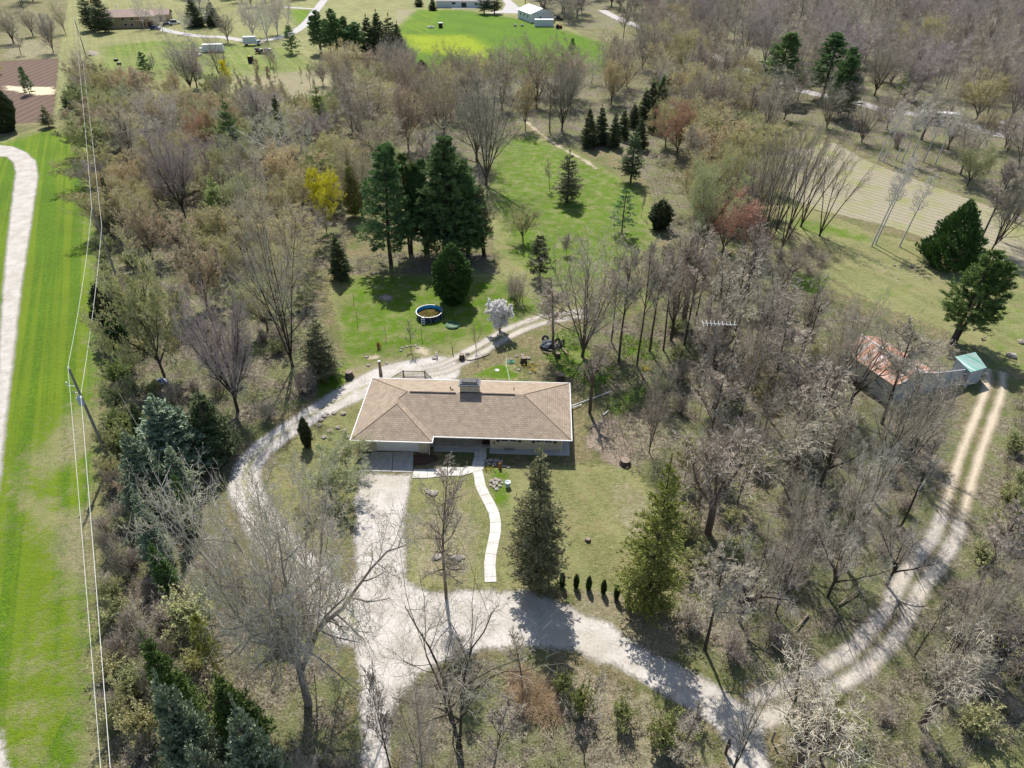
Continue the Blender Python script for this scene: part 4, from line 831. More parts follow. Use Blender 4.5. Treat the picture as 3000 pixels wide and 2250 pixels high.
for k,(x,y,t) in enumerate([(1898,345,205),(1908,350,215),(1935,346,225),(1948,350,200),(1970,340,210),(1995,350,235),(2020,355,225)]):
    T('aspen','birch',x,y,t,['first white aspen of the far group beyond the stubble field, leftmost','second white aspen of the far group beyond the stubble field','third white aspen of the far group beyond the stubble field','tallest white aspen of the far group beyond the stubble field','white aspen of the far group in front of the motorhome nose','white aspen of the far group across the motorhome side','last white aspen of the far group, behind the dark brush'][k],w=38,leaf='pale',bark='white',tilt=(0,.12),rz=0,group='white aspens beyond the stubble field')
for k,(x,y,t,ww) in enumerate([(2108,538,350,80),(2142,540,330,110),(2160,520,350,90),(2190,480,300,90)]):
    T('bare_tree',['tall','vaseb','lean','tall'][k],x,y,t,['slim dark tree right of the fat evergreen','many-stemmed dark tree right of the fat evergreen','leaning dark tree at the right edge of the stubble field','bare tree cut by the right edge beyond the stubble field'][k],w=ww,leaf='brown',bark='dark',tilt=(0,.1),rz=0)
for k,(x,y,t,ww) in enumerate([(2112,320,215,50),(2128,318,240,44),(2175,330,250,60)]):
    T('bare_tree','lean',x,y,t,['dark leaning trunk beside the road right of the motorhome','second dark trunk beside the road right of the motorhome','budding dark tree by the gravel turnaround'][k],w=ww,leaf='tan',bud='olive' if k==2 else None,bark='dark')
# big bare trees before the barn
for k,(x,y,t,ww,p) in enumerate([(1752,925,640,180,'oak'),(1828,897,620,190,'oak'),(1790,880,650,120,'lean'),(1905,915,690,130,'tall'),(1770,1055,800,150,'oak'),(1885,1080,770,150,'lean'),(1960,1010,800,140,'lean'),(1655,900,660,110,'tall'),(1600,900,640,100,'talltwin'),(1540,880,620,110,'oak'),(1508,850,640,80,'tall')]):
    T('oak' if p=='oak' else 'bare_tree',p,x,y,t,['big dark bare oak in front of the barn, left','big forked bare oak whose limbs cross the red barn roof','leaning bare tree between the two big oaks','bare tree over the grey barn wall','wide bare oak below the barn, left of the track','bare tree with long right-hand limbs below the barn shadow','bare tree reaching across the barn track','bare tree left of the big oaks','twin-stemmed bare tree left of the barn woods','gnarled bare oak in the middle of the right woods','tall bare trunk at the left edge of the right woods'][k],w=ww,leaf='grey',bark='dark')
T('oak','oak',1598,1345,1105,'gnarled bare oak with pale twisted top at the lawn edge',w=150,leaf='pale',bark='dark')
for k,(x,y,t,ww,p) in enumerate([(1675,1325,1090,120,'lean'),(1788,1290,1080,150,'oak'),(1915,1265,1080,130,'oak'),(1715,1210,960,140,'oak'),(1592,1090,850,120,'talltwin'),(1520,1000,760,100,'tall'),(1975,1418,1270,70,'thin'),(2042,1432,1250,90,'lean'),(2088,1408,1200,90,'lean'),(1815,1210,960,130,'lean')]):
    T('bare_tree',p,x,y,t,['leaning grey tree inside the lower right woods','crooked pale-branched tree above the woods track','pale-branched tree leaning toward the woods track','bare spreading tree deep in the right woods','bare twin-stemmed tree at the top of the right brush','bare tree near the lawn side of the right woods','thin dark tree casting shadows right of the woods track','grey leaning tree right of the woods track','second grey leaning tree right of the woods track','crooked bare tree beside the shaded woods track'][k],w=ww,leaf='pale' if k in (1,2,9) else 'grey',bark='dark')
T('bare_tree','roundb',1770,1640,1500,'wide grey-green budding bush-tree at the lower right',w=170,leaf='pale',bud='olive')
T('viburnum','greenbrush',1250,1540,1495,'small dense green bush on the lower meadow',w=36,leaf='tan',bud='green',cat='shrub')
T('viburnum','budbrush',1345,1560,1520,'loose light green bush on the lower meadow by the drive',w=70,leaf='tan',bud='green',cat='shrub')
T('viburnum','budbrush',1430,1610,1550,'taller light green bush at the bottom right of the lower meadow',w=110,leaf='tan',bud='green',cat='shrub')
T('viburnum','budbrush',1215,1500,1455,'dark green shrub in the shade below the drive',w=60,leaf='tan',bud='green',cat='shrub')
T('red_shrub','lowbush',819,752,740,'little red-leaved bush on the back lawn',w=20,leaf='brown',bud='red',cat='shrub')
# low shrubs beside the power line
LS = [(262,700,44,'greenbrush','olive'),(250,760,46,'greenbrush','green'),(285,800,40,'budbrush','olive'),(262,835,62,'greenbrush','green'),(300,870,40,'budbrush','olive'),(255,885,50,'greenbrush','olive'),(272,940,66,'greenbrush','green'),(262,985,60,'greenbrush','olive'),(300,1000,40,'greenbrush','green'),(252,1050,56,'budbrush','gold'),(285,1080,54,'budbrush','tan'),(262,1130,60,'brush',None),(245,1200,60,'brush',None),(275,1250,70,'brush',None),(255,1310,60,'budbrush','olive'),(290,1370,74,'brush',None),(262,1430,70,'brush',None),(318,1420,70,'brush',None),(290,1500,80,'budbrush','olive'),(340,1500,70,'brush',None),(265,1570,70,'budbrush','olive'),(320,1600,90,'budbrush','gold'),(375,1560,70,'brush',None),(250,650,40,'greenbrush','olive'),(235,600,36,'budbrush','olive'),(236,545,34,'budbrush','olive'),(228,500,30,'budbrush','olive')]
for x,y,ww,p,bd in LS:
    T('shrub',p,x,y,None,'leafing shrub in the hedgerow along the power line' if bd else 'bare brown shrub in the hedgerow along the power line',h=PR.uniform(2.6,3.8),w=ww*1.15,leaf='brown',bud=bd,cat='shrub',group='leafing shrubs along the power line' if bd else 'bare shrubs along the power line')
T('cedar','smallcedar',246,735,620,'dark cedar standing in the hedgerow by the power line',w=50,leaf='jun')
T('cedar','smallcedar',268,762,680,'lower dark cedar in the hedgerow by the power line',w=44,leaf='cedar')

HERO.append((46.5, 71, 5, 17)); HERO.append((53, 71, 4, 12))
# ---- the woods between: individual trees, kind by kind
AVOID = [(WP([(1630,535+1000),(1690,1512),(1742,1492),(1800,1460),(1858,1420),(1925,1346),(1968,1263),(2015,1200),(2067,1080),(2095,986),(2132,886),(2150,800)]), 3.2),
         (WP([(1300,22),(1397,63),(1475,95),(1555,125),(1640,165),(1735,197),(1838,217),(2000,250),(2140,287),(2240,305)]), 5), (WP([(1120,250),(1190,305),(1260,345),(1330,400)]), 2), (WP([(2060,800),(1900,780)]), 6),
         (WP([(770,1350),(700,1285),(645,1225),(592,1165),(556,1112),(533,1065),(531,1022),(556,980),(602,943),(655,908),(705,878),(765,846)]), 3.3), (WP([(1985,262),(2060,275)]), 7)]
def in_view(p, h=14, m=120): 
    x, y = proj(p[0], p[1], h*.6); x0, y0 = proj(p[0], p[1], 0); return -m < x < 2212+m and y0 > -60 and y < 1659+m
def scatter(poly, gap, seed, maxn=400, holes=(), keepout=1.0):
    P = np.array([(p.x, p.y) for p in WP(poly)]); rg = np.random.default_rng(seed); lo, hi = P.min(0), P.max(0)
    n = int((hi-lo).prod()/(gap*gap)*2.2); C = lo+rg.random((n, 2))*(hi-lo); C = C[sd_poly(C, P) > 0]
    for h in holes: C = C[sd_poly(C, WP(h)) < 0]
    for l, wd in AVOID: C = C[sd_line(C, l, wd*2)[0] < 0]
    out = []; grid = {}
    for c in C:
        g = (int(c[0]//gap), int(c[1]//gap))
        if any((q[0]-c[0])**2+(q[1]-c[1])**2 < gap*gap for i in (-1, 0, 1) for j in (-1, 0, 1) for q in grid.get((g[0]+i, g[1]+j), ())): continue
        if any((q[0]-c[0])**2+(q[1]-c[1])**2 < (q[2]*keepout)**2 for q in PLACED): continue
        if gap > 4 and any(abs(q[0]*(c[1]/q[1])-c[0]) < q[2] and 0 < q[1]-c[1] < q[3] for q in HERO): continue
        if not in_view(c): continue
        grid.setdefault(g, []).append(c); out.append(c)
        if len(out) >= maxn: break
    return out
def wood(poly, gap, seed, kinds, where, maxn=300, holes=(), hsc=1.0, tilt=False):
    """kinds: (weight, name, proto, bark, leaf, bud, hmin, hmax, look)"""
    rg = random.Random(seed); pts = scatter(poly, gap, seed, maxn, holes); ws = [k[0] for k in kinds]
    for c in pts:
        k = rg.choices(kinds, ws)[0]; h = rg.uniform(k[6], k[7])*hsc
        lab = k[8]+' '+where
        e = plant(k[1], k[2], (c[0], c[1], 0), h, rg.uniform(.8, 1.25), k[3], k[4], k[5], lab, 'shrub' if 'shrub' in k[1] else 'tree', lab)
        PLACED.append((c[0], c[1], 1.5))
K_bare = [(3,'bare_tree','vase','brown','grey',None,12,17,'spreading bare grey tree'),(2,'bare_tree','tall','dark','grey',None,12,18,'slim bare grey tree'),(2,'brown_tree','vaseb','brown','brown',None,11,16,'bushy bare brown tree'),(1,'brown_tree','talltwin','brown','brown',None,12,17,'narrow bare brown tree')]
strip_k = [(4,'budding_tree','budvase','brown','tan','gold',7,10,'golden budding tree'),(3,'budding_tree','budvase','brown','tan','olive',7,10,'olive budding tree'),(3,'budding_tree','budmaple','brown','tan','olive',7,10,'pale olive budding tree'),(2,'tan_tree','roundb','brown','tan','tan',7,11,'tan budding tree'),(3,'bare_tree','vaseb','brown','grey',None,8,11,'bushy bare grey tree'),(2,'bare_tree','round','brown','purple',None,7,10,'mauve twiggy tree'),(1,'slim_tree','thin','dark','brown',None,9,12,'slim bare brown tree')]
wood([(180,180),(320,225),(470,235),(620,280),(720,330),(740,420),(700,500),(690,600),(610,690),(560,640),(440,500),(330,420),(205,360),(188,280)], 5.2, 11, strip_k, 'in the left woods, upper part', 170, hsc=1.12)
wood([(200,380),(330,430),(440,510),(560,650),(620,700),(600,760),(520,640),(400,540),(300,520),(225,560),(206,480)], 4.6, 12, strip_k, 'in the left woods beside the power line', 34, hsc=.95)
wood([(600,690),(690,620),(700,760),(690,850),(600,900),(560,950),(520,960),(560,860)], 5.5, 13, [(3,'brush_shrub','brushb','brown','grey',None,2.5,4,'bare grey thicket shrub'),(2,'slim_tree','thin','dark','grey',None,6,9,'slim bare tree'),(2,'budding_shrub','budbrush','brown','brown','olive',2.5,4,'budding thicket shrub')], 'between willow and back lawn', 16)
band_k = [(4,'tan_tree','vase','brown','tan',None,13,17,'tan bare maple'),(4,'brown_tree','vaseb','brown','brown',None,12,17,'bushy brown bare tree'),(3,'budding_tree','budvase','brown','tan','gold',11,15,'golden budding tree'),(2,'budding_tree','budvase','brown','grey','olive',11,15,'pale olive budding tree'),(1,'tan_tree','budvase','brown','brown','tan',11,15,'tan budding tree'),(1,'slim_tree','tall','brown','grey',None,13,17,'slim bare grey tree'),(1,'pale_tree','sycamore','white','pale','olive',10,13,'white-limbed tree')]
wood([(740,190),(900,205),(960,205),(1120,200),(1250,195),(1340,150),(1440,140),(1500,200),(1430,205),(1340,200),(1240,235),(1180,240),(1090,250),(900,290),(780,330),(745,270)], 7.0, 14, band_k, 'in the middle wood below the bright field', 140)
wood([(745,335),(860,330),(1010,340),(1000,450),(860,440),(770,470)], 7.0, 15, band_k, 'behind the big pines', 14, hsc=.8)
wood([(1495,215),(1600,215),(1655,260),(1650,470),(1600,480),(1590,560),(1480,520),(1440,420),(1400,360),(1440,300)], 6.0, 16, [(3,'budding_tree','budvase','brown','tan','gold',10,14,'golden budding tree'),(2,'budding_tree','budvase','brown','grey','olive',10,14,'olive budding tree'),(3,'brown_tree','vaseb','brown','brown',None,11,15,'bushy brown bare tree'),(2,'slim_tree','tallb','dark','grey',None,13,17,'slim bare grey tree'),(1,'rust_tree','budvase','brown','brown','orange',9,12,'rust-tinted budding tree')], 'between the glade and the tall clump', 60)
north_k = [(5,'mauve_tree','vase','grey','purple',None,14,19,'mauve-grey bare tree'),(4,'woodland_tree','vaseb','grey','grey',None,13,18,'grey bare bushy tree'),(3,'woodland_tree','tallb','dark','grey',None,15,20,'tall dark-stemmed tree'),(3,'brown_tree','round','brown','brown',None,12,16,'brown round bare tree'),(1,'budding_tree','budvase','brown','tan','gold',12,15,'golden budding tree')]
wood([(1215,60),(1130,10),(1140,-50),(1500,-50),(1640,100),(1600,150),(1560,112),(1400,55),(1330,30)], 8.0, 17, north_k, 'in the far woods behind the white barn', 110)
wood([(1500,-50),(2320,-50),(2320,120),(1900,110),(1700,130),(1640,100)], 9.5, 18, north_k, 'in the far woods along the top edge', 260, hsc=1.15)
wood([(1600,140),(1700,130),(1900,110),(2320,120),(2320,285),(2140,270),(2000,235),(1838,202),(1735,185),(1640,150)], 7.4, 19, north_k, 'in the woods right of the three white pines', 170)
wood([(1330,112),(1400,80),(1475,108),(1555,138),(1640,180),(1640,215),(1500,205),(1420,140)], 8.0, 20, band_k, 'at the woods edge below the forest road', 40)
wood([(1660,225),(1720,215),(1830,235),(1900,250),(1960,262),(2100,300),(2300,330),(2300,470),(2180,430),(2060,400),(1960,350),(1880,318),(1830,300),(1700,290)], 7.2, 21, [(4,'brown_tree','vaseb','brown','brown',None,9,13,'bushy brown bare tree'),(3,'bare_tree','vase','brown','grey',None,10,14,'bare grey tree'),(3,'brush_shrub','brushb','brown','purple',None,3,4.5,'mauve thicket shrub'),(2,'budding_tree','budvase','brown','tan','olive',7,10,'olive budding tree'),(1,'slim_tree','tall','dark','grey',None,12,15,'slim bare tree')], 'between the stubble field and the forest road', 90)
right_k = [(6,'bare_tree','oakb','brown','grey',None,12,16,'crooked bare grey tree'),(2,'slim_tree','tall','dark','grey',None,10,15,'slim bare tree'),(1,'bare_tree','lean','brown','grey',None,10,14,'many-stemmed bare grey tree'),(3,'budding_tree','thinbud','brown','tan','gold',6,9,'small golden budding tree'),(2,'budding_tree','thinbud','brown','grey','olive',6,9,'small olive budding tree'),(3,'brown_tree','oakb','dark','brown',None,10,14,'crooked bare brown tree')]
wood([(1450,680),(1620,640),(1720,680),(1740,760),(1740,860),(1680,960),(1600,980),(1500,900),(1440,800)], 5.2, 22, right_k, 'in the right woods beside the barn', 42)
wood([(1470,930),(1600,990),(1720,970),(1850,960),(2030,1000),(1990,1180),(1930,1250),(1860,1360),(1740,1440),(1610,1470),(1490,1410),(1450,1330),(1480,1180),(1450,1070)], 6.2, 23, right_k, 'in the lower right woods left of the track', 80)
wood([(2300,820),(2175,900),(2120,1030),(2075,1170),(2020,1290),(1930,1400),(1810,1490),(1710,1560),(1700,1700),(2300,1700)], 5.2, 24, right_k, 'in the corner woods right of the track', 70, holes=[[(2080,1700),(2080,1600),(2300,1540),(2300,1700)]], hsc=.8)
wood([(870,1700),(880,1560),(940,1490),(1150,1450),(1200,1500),(1180,1700)], 4.0, 25, [(3,'slim_tree','thin','dark','grey',None,4,7,'slim bare tree'),(2,'sapling','youngmulti','brown','brown',None,2.5,4,'bare multi-stem sapling'),(2,'brush_shrub','brush','brown','grey',None,1.5,2.6,'bare grey shrub')], 'around the forked foreground tree', 10)
wood([(400,1130),(560,1200),(700,1330),(745,1420),(760,1700),(620,1700),(500,1560),(400,1400),(340,1300)], 4.2, 26, [(3,'slim_tree','thinbud','dark','grey','olive',5,8,'slim budding tree'),(3,'budding_shrub','budbrush','brown','grey','olive',2.5,4,'budding shrub'),(2,'brush_shrub','brushb','brown','grey',None,2.5,4,'bare shrub')], 'under and round the silver maple', 24)
wood([(570,1110),(620,990),(720,930),(775,1000),(775,1080),(760,1130),(690,1160),(620,1150)], 4.2, 27, [(3,'budding_tree','roundb','grey','pale','olive',4.5,6.5,'low pale budding tree'),(1,'budding_shrub','budbrush','brown','grey','olive',2.4,3.4,'budding shrub')], 'inside the loop of the drive', 10)
wood([(500,170),(600,160),(735,190),(745,240),(640,240),(560,230),(500,220)], 5.6, 28, [(5,'sapling','thin','brown','brown',None,4,8,'slim brown sapling'),(3,'sapling','thinbud','brown','tan','tan',4,7,'tan budding sapling')], 'on the dry far meadow', 60)
wood([(470,215),(640,245),(740,250),(740,330),(640,270),(480,235)], 7.5, 29, strip_k, 'at the back of the left woods', 24, hsc=.9)
wood([(330,140),(420,130),(500,150),(490,190),(400,200),(330,180)], 8, 30, [(3,'slim_tree','thin','brown','purple',None,6,9,'slim mauve tree'),(1,'brush_shrub','brushb','brown','purple',None,3,4,'mauve thicket shrub')], 'around the dark many-stemmed meadow tree', 16)
wood([(400,-20),(620,-20),(680,-10),(560,20),(420,20)], 11, 33, band_k, 'at the top edge beyond the far lane', 14)
wood([(-30,-40),(180,-40),(180,20),(-30,40)], 11, 34, north_k[:3], 'at the top left corner', 14)
wood([(1120,600),(1190,590),(1200,650),(1100,650)], 3.2, 31, [(1,'brush_shrub','brushb','brown','grey',None,1.8,2.8,'bare grey shrub')], 'between the arborvitae and the yard track', 10)
wood([(1600,520),(1760,520),(1800,590),(1700,620),(1620,580)], 3.8, 32, [(1,'brush_shrub','brush','brown','brown',None,1.6,2.6,'bare brown shrub')], 'at the foot of the tall clump', 18)

thick = [(3,'thicket_shrub','brush','brown','grey',None,1.6,3.0,'bare grey shrub'),(2,'thicket_shrub','brush','brown','brown',None,1.6,3.0,'bare brown shrub'),(2,'leafing_shrub','budbrush','brown','tan','olive',1.6,3.0,'olive leafing shrub'),(1,'leafing_shrub','greenbrush','brown','tan','olive',1.4,2.4,'greenish leafing shrub')]
wood([(1470,930),(1600,990),(1720,970),(1850,960),(2030,1000),(1990,1180),(1930,1250),(1860,1360),(1740,1440),(1610,1475),(1490,1410),(1450,1330),(1480,1180),(1450,1070)], 3.3, 51, thick, 'under the trees left of the woods track', 60)
wood([(2300,820),(2175,900),(2120,1030),(2075,1170),(2020,1290),(1930,1400),(1810,1490),(1710,1570),(1700,1700),(2300,1700)], 2.5, 52, thick, 'in the brushy corner right of the track', 110, holes=[[(2080,1700),(2080,1600),(2300,1540),(2300,1700)]])
wood([(232,1700),(228,1400),(225,1100),(228,900),(280,820),(420,830),(560,850),(600,900),(500,960),(330,860),(300,1150),(420,1350),(560,1500),(700,1480),(770,1560),(770,1700)], 2.5, 53, thick, 'in the brush between the power line and the drive', 130)
wood([(1450,690),(1620,650),(1760,690),(1790,760),(1640,900),(1540,960),(1400,920),(1420,820)], 3.6, 54, thick, 'in the woods between the house and the barn', 60)
wood([(215,480),(330,470),(560,660),(620,720),(590,790),(420,780),(300,780),(225,700)], 3.6, 55, thick, 'on the floor of the left woods', 60)
# ---- undergrowth: twigs and leaves nobody could count, one object per wood
M_stick = plain('dead_twigs', (.38, .335, .265), (.20, .17, .13), 1.2, .95); M_leafg = leafmat('undergrowth_leaves', (.19, .24, .06), (.10, .14, .035), 0); M_leafb = plain('fallen_leaves', (.34, .285, .205), (.16, .125, .085), 1.5, .95)
def undergrowth(name, poly, dens, seed, hgt=1.5, green=.35, label=None, sticks=26, leaves=22, holes=(), mats=None):
    pts = np.array(scatter(poly, dens, seed, 6000, holes, .4))
    rg = np.random.default_rng(seed); n = len(pts); hs = hgt*rg.uniform(.4, 1.2, n); A = Acc()
    q = np.repeat(np.arange(n), sticks); m = len(q)
    p = np.concatenate([pts[q]+rg.normal(0, dens*.33, (m, 2)), rg.uniform(0, .25, (m, 1))*hs[q, None]], 1)
    d = np.concatenate([rg.normal(0, .55, (m, 2)), rg.uniform(.15, 1.1, (m, 1))], 1); l = hs[q]*rg.uniform(.4, 1.1, m)
    d = norm(d); e = p+d*l[:, None]; md = (p+e)/2+rg.normal(0, .1, (m, 3))
    A.add(*tubes(np.stack([p, md, e], 1), np.tile([[.014, .011, .005]], (m, 1)), 3), 0)
    q = np.repeat(np.arange(n), leaves); m = len(q); g = rg.random(n)[q] < green
    p = np.concatenate([pts[q]+rg.normal(0, dens*.33, (m, 2)), rg.uniform(.02, .9, (m, 1))*hs[q, None]*np.where(g, 1, .35)[:, None]], 1)
    for gi, mi in ((True, 1), (False, 2)):
        k = g == gi
        if k.any(): A.add(*blades(rg, p[k], rg.standard_normal((k.sum(), 3))+np.array([0, 0, .3]), .13*rg.uniform(.6, 1.4, k.sum()), .10), mi)
    tag(link(name, A.mesh(name, mats or [M_stick, M_leafg, M_leafb])), label, 'undergrowth', kind='stuff')
undergrowth('undergrowth', WOODS['right'], 1.2, 41, 1.5, .4, 'tangled brown and green brush on the floor of the right woods')
undergrowth('undergrowth', WOODS['corner'], 1.0, 42, 1.6, .38, 'tangled brush and dead leaves in the lower right corner woods', holes=[[(2090,1700),(2090,1630),(2300,1570),(2300,1700)]])
undergrowth('undergrowth', [(228,1700),(222,1100),(225,800),(212,560),(330,700),(600,840),(520,960),(430,1150),(480,1290),(700,1420),(765,1500),(770,1700)], 1.3, 43, 1.7, .5, 'dense brush between the power line and the silver maple')
undergrowth('undergrowth', [(195,250),(330,230),(640,270),(760,340),(760,500),(700,600),(690,760),(600,840),(330,700),(215,560)], 2.4, 44, 1.8, .35, 'low brush under the left woods')
undergrowth('undergrowth', WOODS['band'], 2.8, 45, 1.9, .3, 'low brush under the middle wood')
undergrowth('undergrowth', WOODS['northb'], 3.2, 46, 2.2, .3, 'brush between the stubble field and the forest road')
undergrowth('undergrowth', WOODS['south'], 1.2, 47, .8, .4, 'weedy dry brush on the lower meadow at the bottom')
undergrowth('undergrowth', [(1595,520),(1640,505),(1790,520),(1830,560),(1740,610),(1640,585)], 1.3, 48, 1.3, .2, 'brush pile at the foot of the tall clump')
undergrowth('undergrowth', [(760,560),(850,545),(1085,550),(1075,580),(930,590),(775,590)], 1.2, 49, 1.2, .15, 'dead brown undergrowth beneath the big pines')
M_weed = leafmat('bright_weed_leaves', (.17, .31, .04), (.10, .20, .03), 0); M_weed2 = leafmat('dark_weed_leaves', (.12, .22, .05), (.08, .15, .04), 0)
for k, (pl, lb) in enumerate([([(1170,762),(1255,752),(1320,800),(1295,845),(1215,805)], 'bright green leafy weeds right behind the house'), ([(1290,872),(1395,828),(1425,868),(1330,900)], 'bright green leafy weeds right of the burl tree'), ([(1190,722),(1250,705),(1275,765),(1215,770)], 'bright green leafy weeds under the six-stemmed tree'), ([(1345,722),(1425,735),(1425,785),(1345,775)], 'bright green leafy weeds at the woods edge'), ([(1280,800),(1340,780),(1350,820),(1290,850)],'green weeds between the burl tree and the brush')]):
    undergrowth('weeds', pl, .5, 60+k, .45, 1.0 if k < 4 else .7, lb, 1, 26, mats=[M_stick, M_weed, M_weed2])
# dried ornamental grass
rg = np.random.default_rng(5); A = Acc(); M_straw = leafmat('dried_grass', (.62, .50, .34), (.45, .34, .22), 0)
for c0, rr, nn in ((W(1152, 1512), 1.5, 5200), (W(1120, 1465), .8, 1200), (W(1190, 1540), .8, 1200)):
    p = np.array([c0.x, c0.y, 0])+np.concatenate([rg.normal(0, rr*.5, (nn, 2)), np.zeros((nn, 1))], 1)
    d = np.concatenate([rg.normal(0, .7, (nn, 2))+(p[:, :2]-np.array([c0.x, c0.y]))/rr, rg.uniform(.3, 1.1, (nn, 1))], 1); A.add(*blades(rg, p, d, rg.uniform(.5, 1.1, nn), .022, .15))
tag(link('dried_grass', A.mesh('dried_grass', [M_straw])), 'clump of dried straw-coloured ornamental grass below the forked drive', 'grass', kind='stuff')

print('COMBOS', len(_mc), 'polys M', sum(len(m.polygons) for m in _mc.values())/1e6)
# ================================================================== HOUSE
def uvmat(name, fn, rough=.85):
    m, nt, b = newmat(name, rough); tc = N(nt, 'ShaderNodeTexCoord').outputs['UV']; ob = N(nt, 'ShaderNodeTexCoord').outputs['Object']
    c, h = fn(nt, tc, ob); nt.links.new(c, b.inputs['Base Color'])
    if h is not None:
        bp = N(nt, 'ShaderNodeBump'); bp.inputs['Strength'].default_value = .5; bp.inputs['Distance'].default_value = .02
        nt.links.new(h, bp.inputs['Height']); nt.links.new(bp.outputs[0], b.inputs['Normal'])
    return m
def brick(nt, tc, w, h, a, b_, mort, msz=.012, off=.5, bias=0):
    k = N(nt, 'ShaderNodeTexBrick'); nt.links.new(tc, k.inputs['Vector']); k.inputs['Scale'].default_value = 1
    k.inputs['Brick Width'].default_value = w; k.inputs['Row Height'].default_value = h; k.inputs['Mortar Size'].default_value = msz; k.offset = off
    k.inputs['Color1'].default_value = (*a, 1); k.inputs['Color2'].default_value = (*b_, 1); k.inputs['Mortar'].default_value = (*mort, 1); k.inputs['Bias'].default_value = bias
    return k
def f_shingle(nt, tc, ob):
    k = brick(nt, tc, .5, .26, (.35,.28,.21), (.245,.195,.145), (.16,.125,.09), .025)
    k2 = brick(nt, tc, .34, .26, (.37,.295,.22), (.26,.21,.155), (.31,.25,.185), .0, .3)
    c = mix(nt, .35, k.outputs[0], k2.outputs[0]); g = noise(nt, 1.2, 4, ob)
    c = mix(nt, ramp(nt, noise(nt, .35, 4, ob), [(.35, (0,0,0)), (.75, (.4,.4,.4))]), c, (.31,.245,.19))
    return mix(nt, 1.0, c, ramp(nt, g, [(.3, (.92,.92,.92)), (.7, (1.22,1.22,1.22))]), 'MULTIPLY'), k.outputs[1]
def f_brick(nt, tc, ob):
    k = brick(nt, tc, .22, .075, (.64,.56,.42), (.55,.475,.34), (.50,.46,.39), .01); return mix(nt, .35, k.outputs[0], ramp(nt, noise(nt, 2, 4, ob), [(.3, (.50,.43,.31)), (.7, (.66,.59,.46))])), k.outputs[1]
M_shingle = uvmat('tan_asphalt_shingles', f_shingle, .95); M_brick = uvmat('cream_brick', f_brick, .9)
M_white = plain('white_paint', (.78,.78,.77), (.70,.70,.69), 2, .5); M_dark = plain('dark_iron', (.03,.03,.035), (.02,.02,.02), 2, .5); M_glass = plain('window_glass', (.05,.06,.07), (.03,.035,.04), 1, .12)
M_brownp = plain('brown_paint', (.07,.04,.03), (.05,.03,.02), 3, .6); M_redp = plain('red_brown_paint', (.22,.045,.03), (.16,.03,.02), 3, .5); M_stone = plain('pale_landscape_stone', (.52,.52,.53), (.36,.36,.38), 9, .9)
M_greym = plain('galvanised_metal', (.42,.43,.45), (.34,.35,.37), 2, .45, .5); M_rock = plain('field_rock', (.42,.38,.34), (.24,.21,.18), 3, .95); M_wood = plain('weathered_wood', (.30,.24,.19), (.18,.14,.11), 3, .9)
M_hipc = plain('ridge_shingles', (.33,.245,.18), (.25,.18,.13), 2.5, .95)
s = .385; EZ = 2.55
house = empty('ranch_house', (-17.42, 58.95, 0), -R(2.55), 'low cream brick ranch house with tan hip roof and white garage door', 'house')
def zr(d): return EZ+d*s
pts = {'A':(0,0),'B':(8.8,0),'C':(8.8,1),'D':(23.8,1),'E':(23.8,11.6),'F':(0,11.6),'G':(4.4,4.4),'H':(4.4,5.4),'I':(5.3,6.3),'J':(18.5,6.3)}
zz = {'A':0,'B':0,'C':0,'D':0,'E':0,'F':0,'G':4.4,'H':4.4,'I':5.3,'J':5.3}
P3 = {k: (v[0], v[1], zr(zz[k])) for k, v in pts.items()}
mb = MB()
for f in ('AGHIF', 'ABG', 'BCHG', 'CDJIH', 'DEJ', 'EFIJ'):
    q = [P3[c] for c in f]
    n = (Vector(q[1])-Vector(q[0])).cross(Vector(q[2])-Vector(q[1]))
    mb.poly(q if n.z > 0 else q[::-1])
roof = mb.build('roof', M_shingle, house)
mb = MB()                                   # white fascia and soffit
rim = ['A','B','C','D','E','F']
for i in range(6):
    a, b = P3[rim[i]], P3[rim[(i+1) % 6]]; mb.poly([(a[0],a[1],EZ-.2),(b[0],b[1],EZ-.2),(b[0],b[1],EZ-.004),(a[0],a[1],EZ-.004)])
mb.poly([(P3[k][0], P3[k][1], EZ-.2) for k in rim][::-1])
mb.build('soffit', M_white, roof)
mb = MB()
def gut(a, b, off): mb.box(((a[0]+b[0])/2+off[0], (a[1]+b[1])/2+off[1], EZ-.05), (abs(b[0]-a[0])+.12 if abs(b[0]-a[0]) > .1 else .085, abs(b[1]-a[1])+.12 if abs(b[1]-a[1]) > .1 else .085, .12))
gut((0,0),(8.8,0),(0,-.07)); gut((8.8,1),(23.8,1),(.06,-.07)); gut((23.8,1),(23.8,11.6),(.07,0)); gut((0,0),(0,11.6),(-.07,0)); gut((0,11.6),(23.8,11.6),(0,.07)); gut((8.8,0),(8.8,.87),(.07,-.01))
mb.build('gutter', M_white, roof)
mb = MB()
def ridge(a, b): mb.bar((a[0],a[1],a[2]+.0), (b[0],b[1],b[2]+.0), .055, n=6)
for a, b in ('AG','BG','GH','HI','IF'): ridge(P3[a], P3[b])
mb.build('ridge_cap', M_hipc, roof); mb = MB()
for a, b in ('DJ','EJ'): ridge(P3[a], P3[b])
mb.build('ridge_cap', M_hipc, roof)
MB().box((8.2,6.26,zr(5.3)+.03),(5.2,.16,.07)).build('ridge_vent', M_brownp, roof); MB().box((15.6,6.26,zr(5.3)+.03),(3.8,.16,.07)).build('ridge_vent', M_brownp, roof)
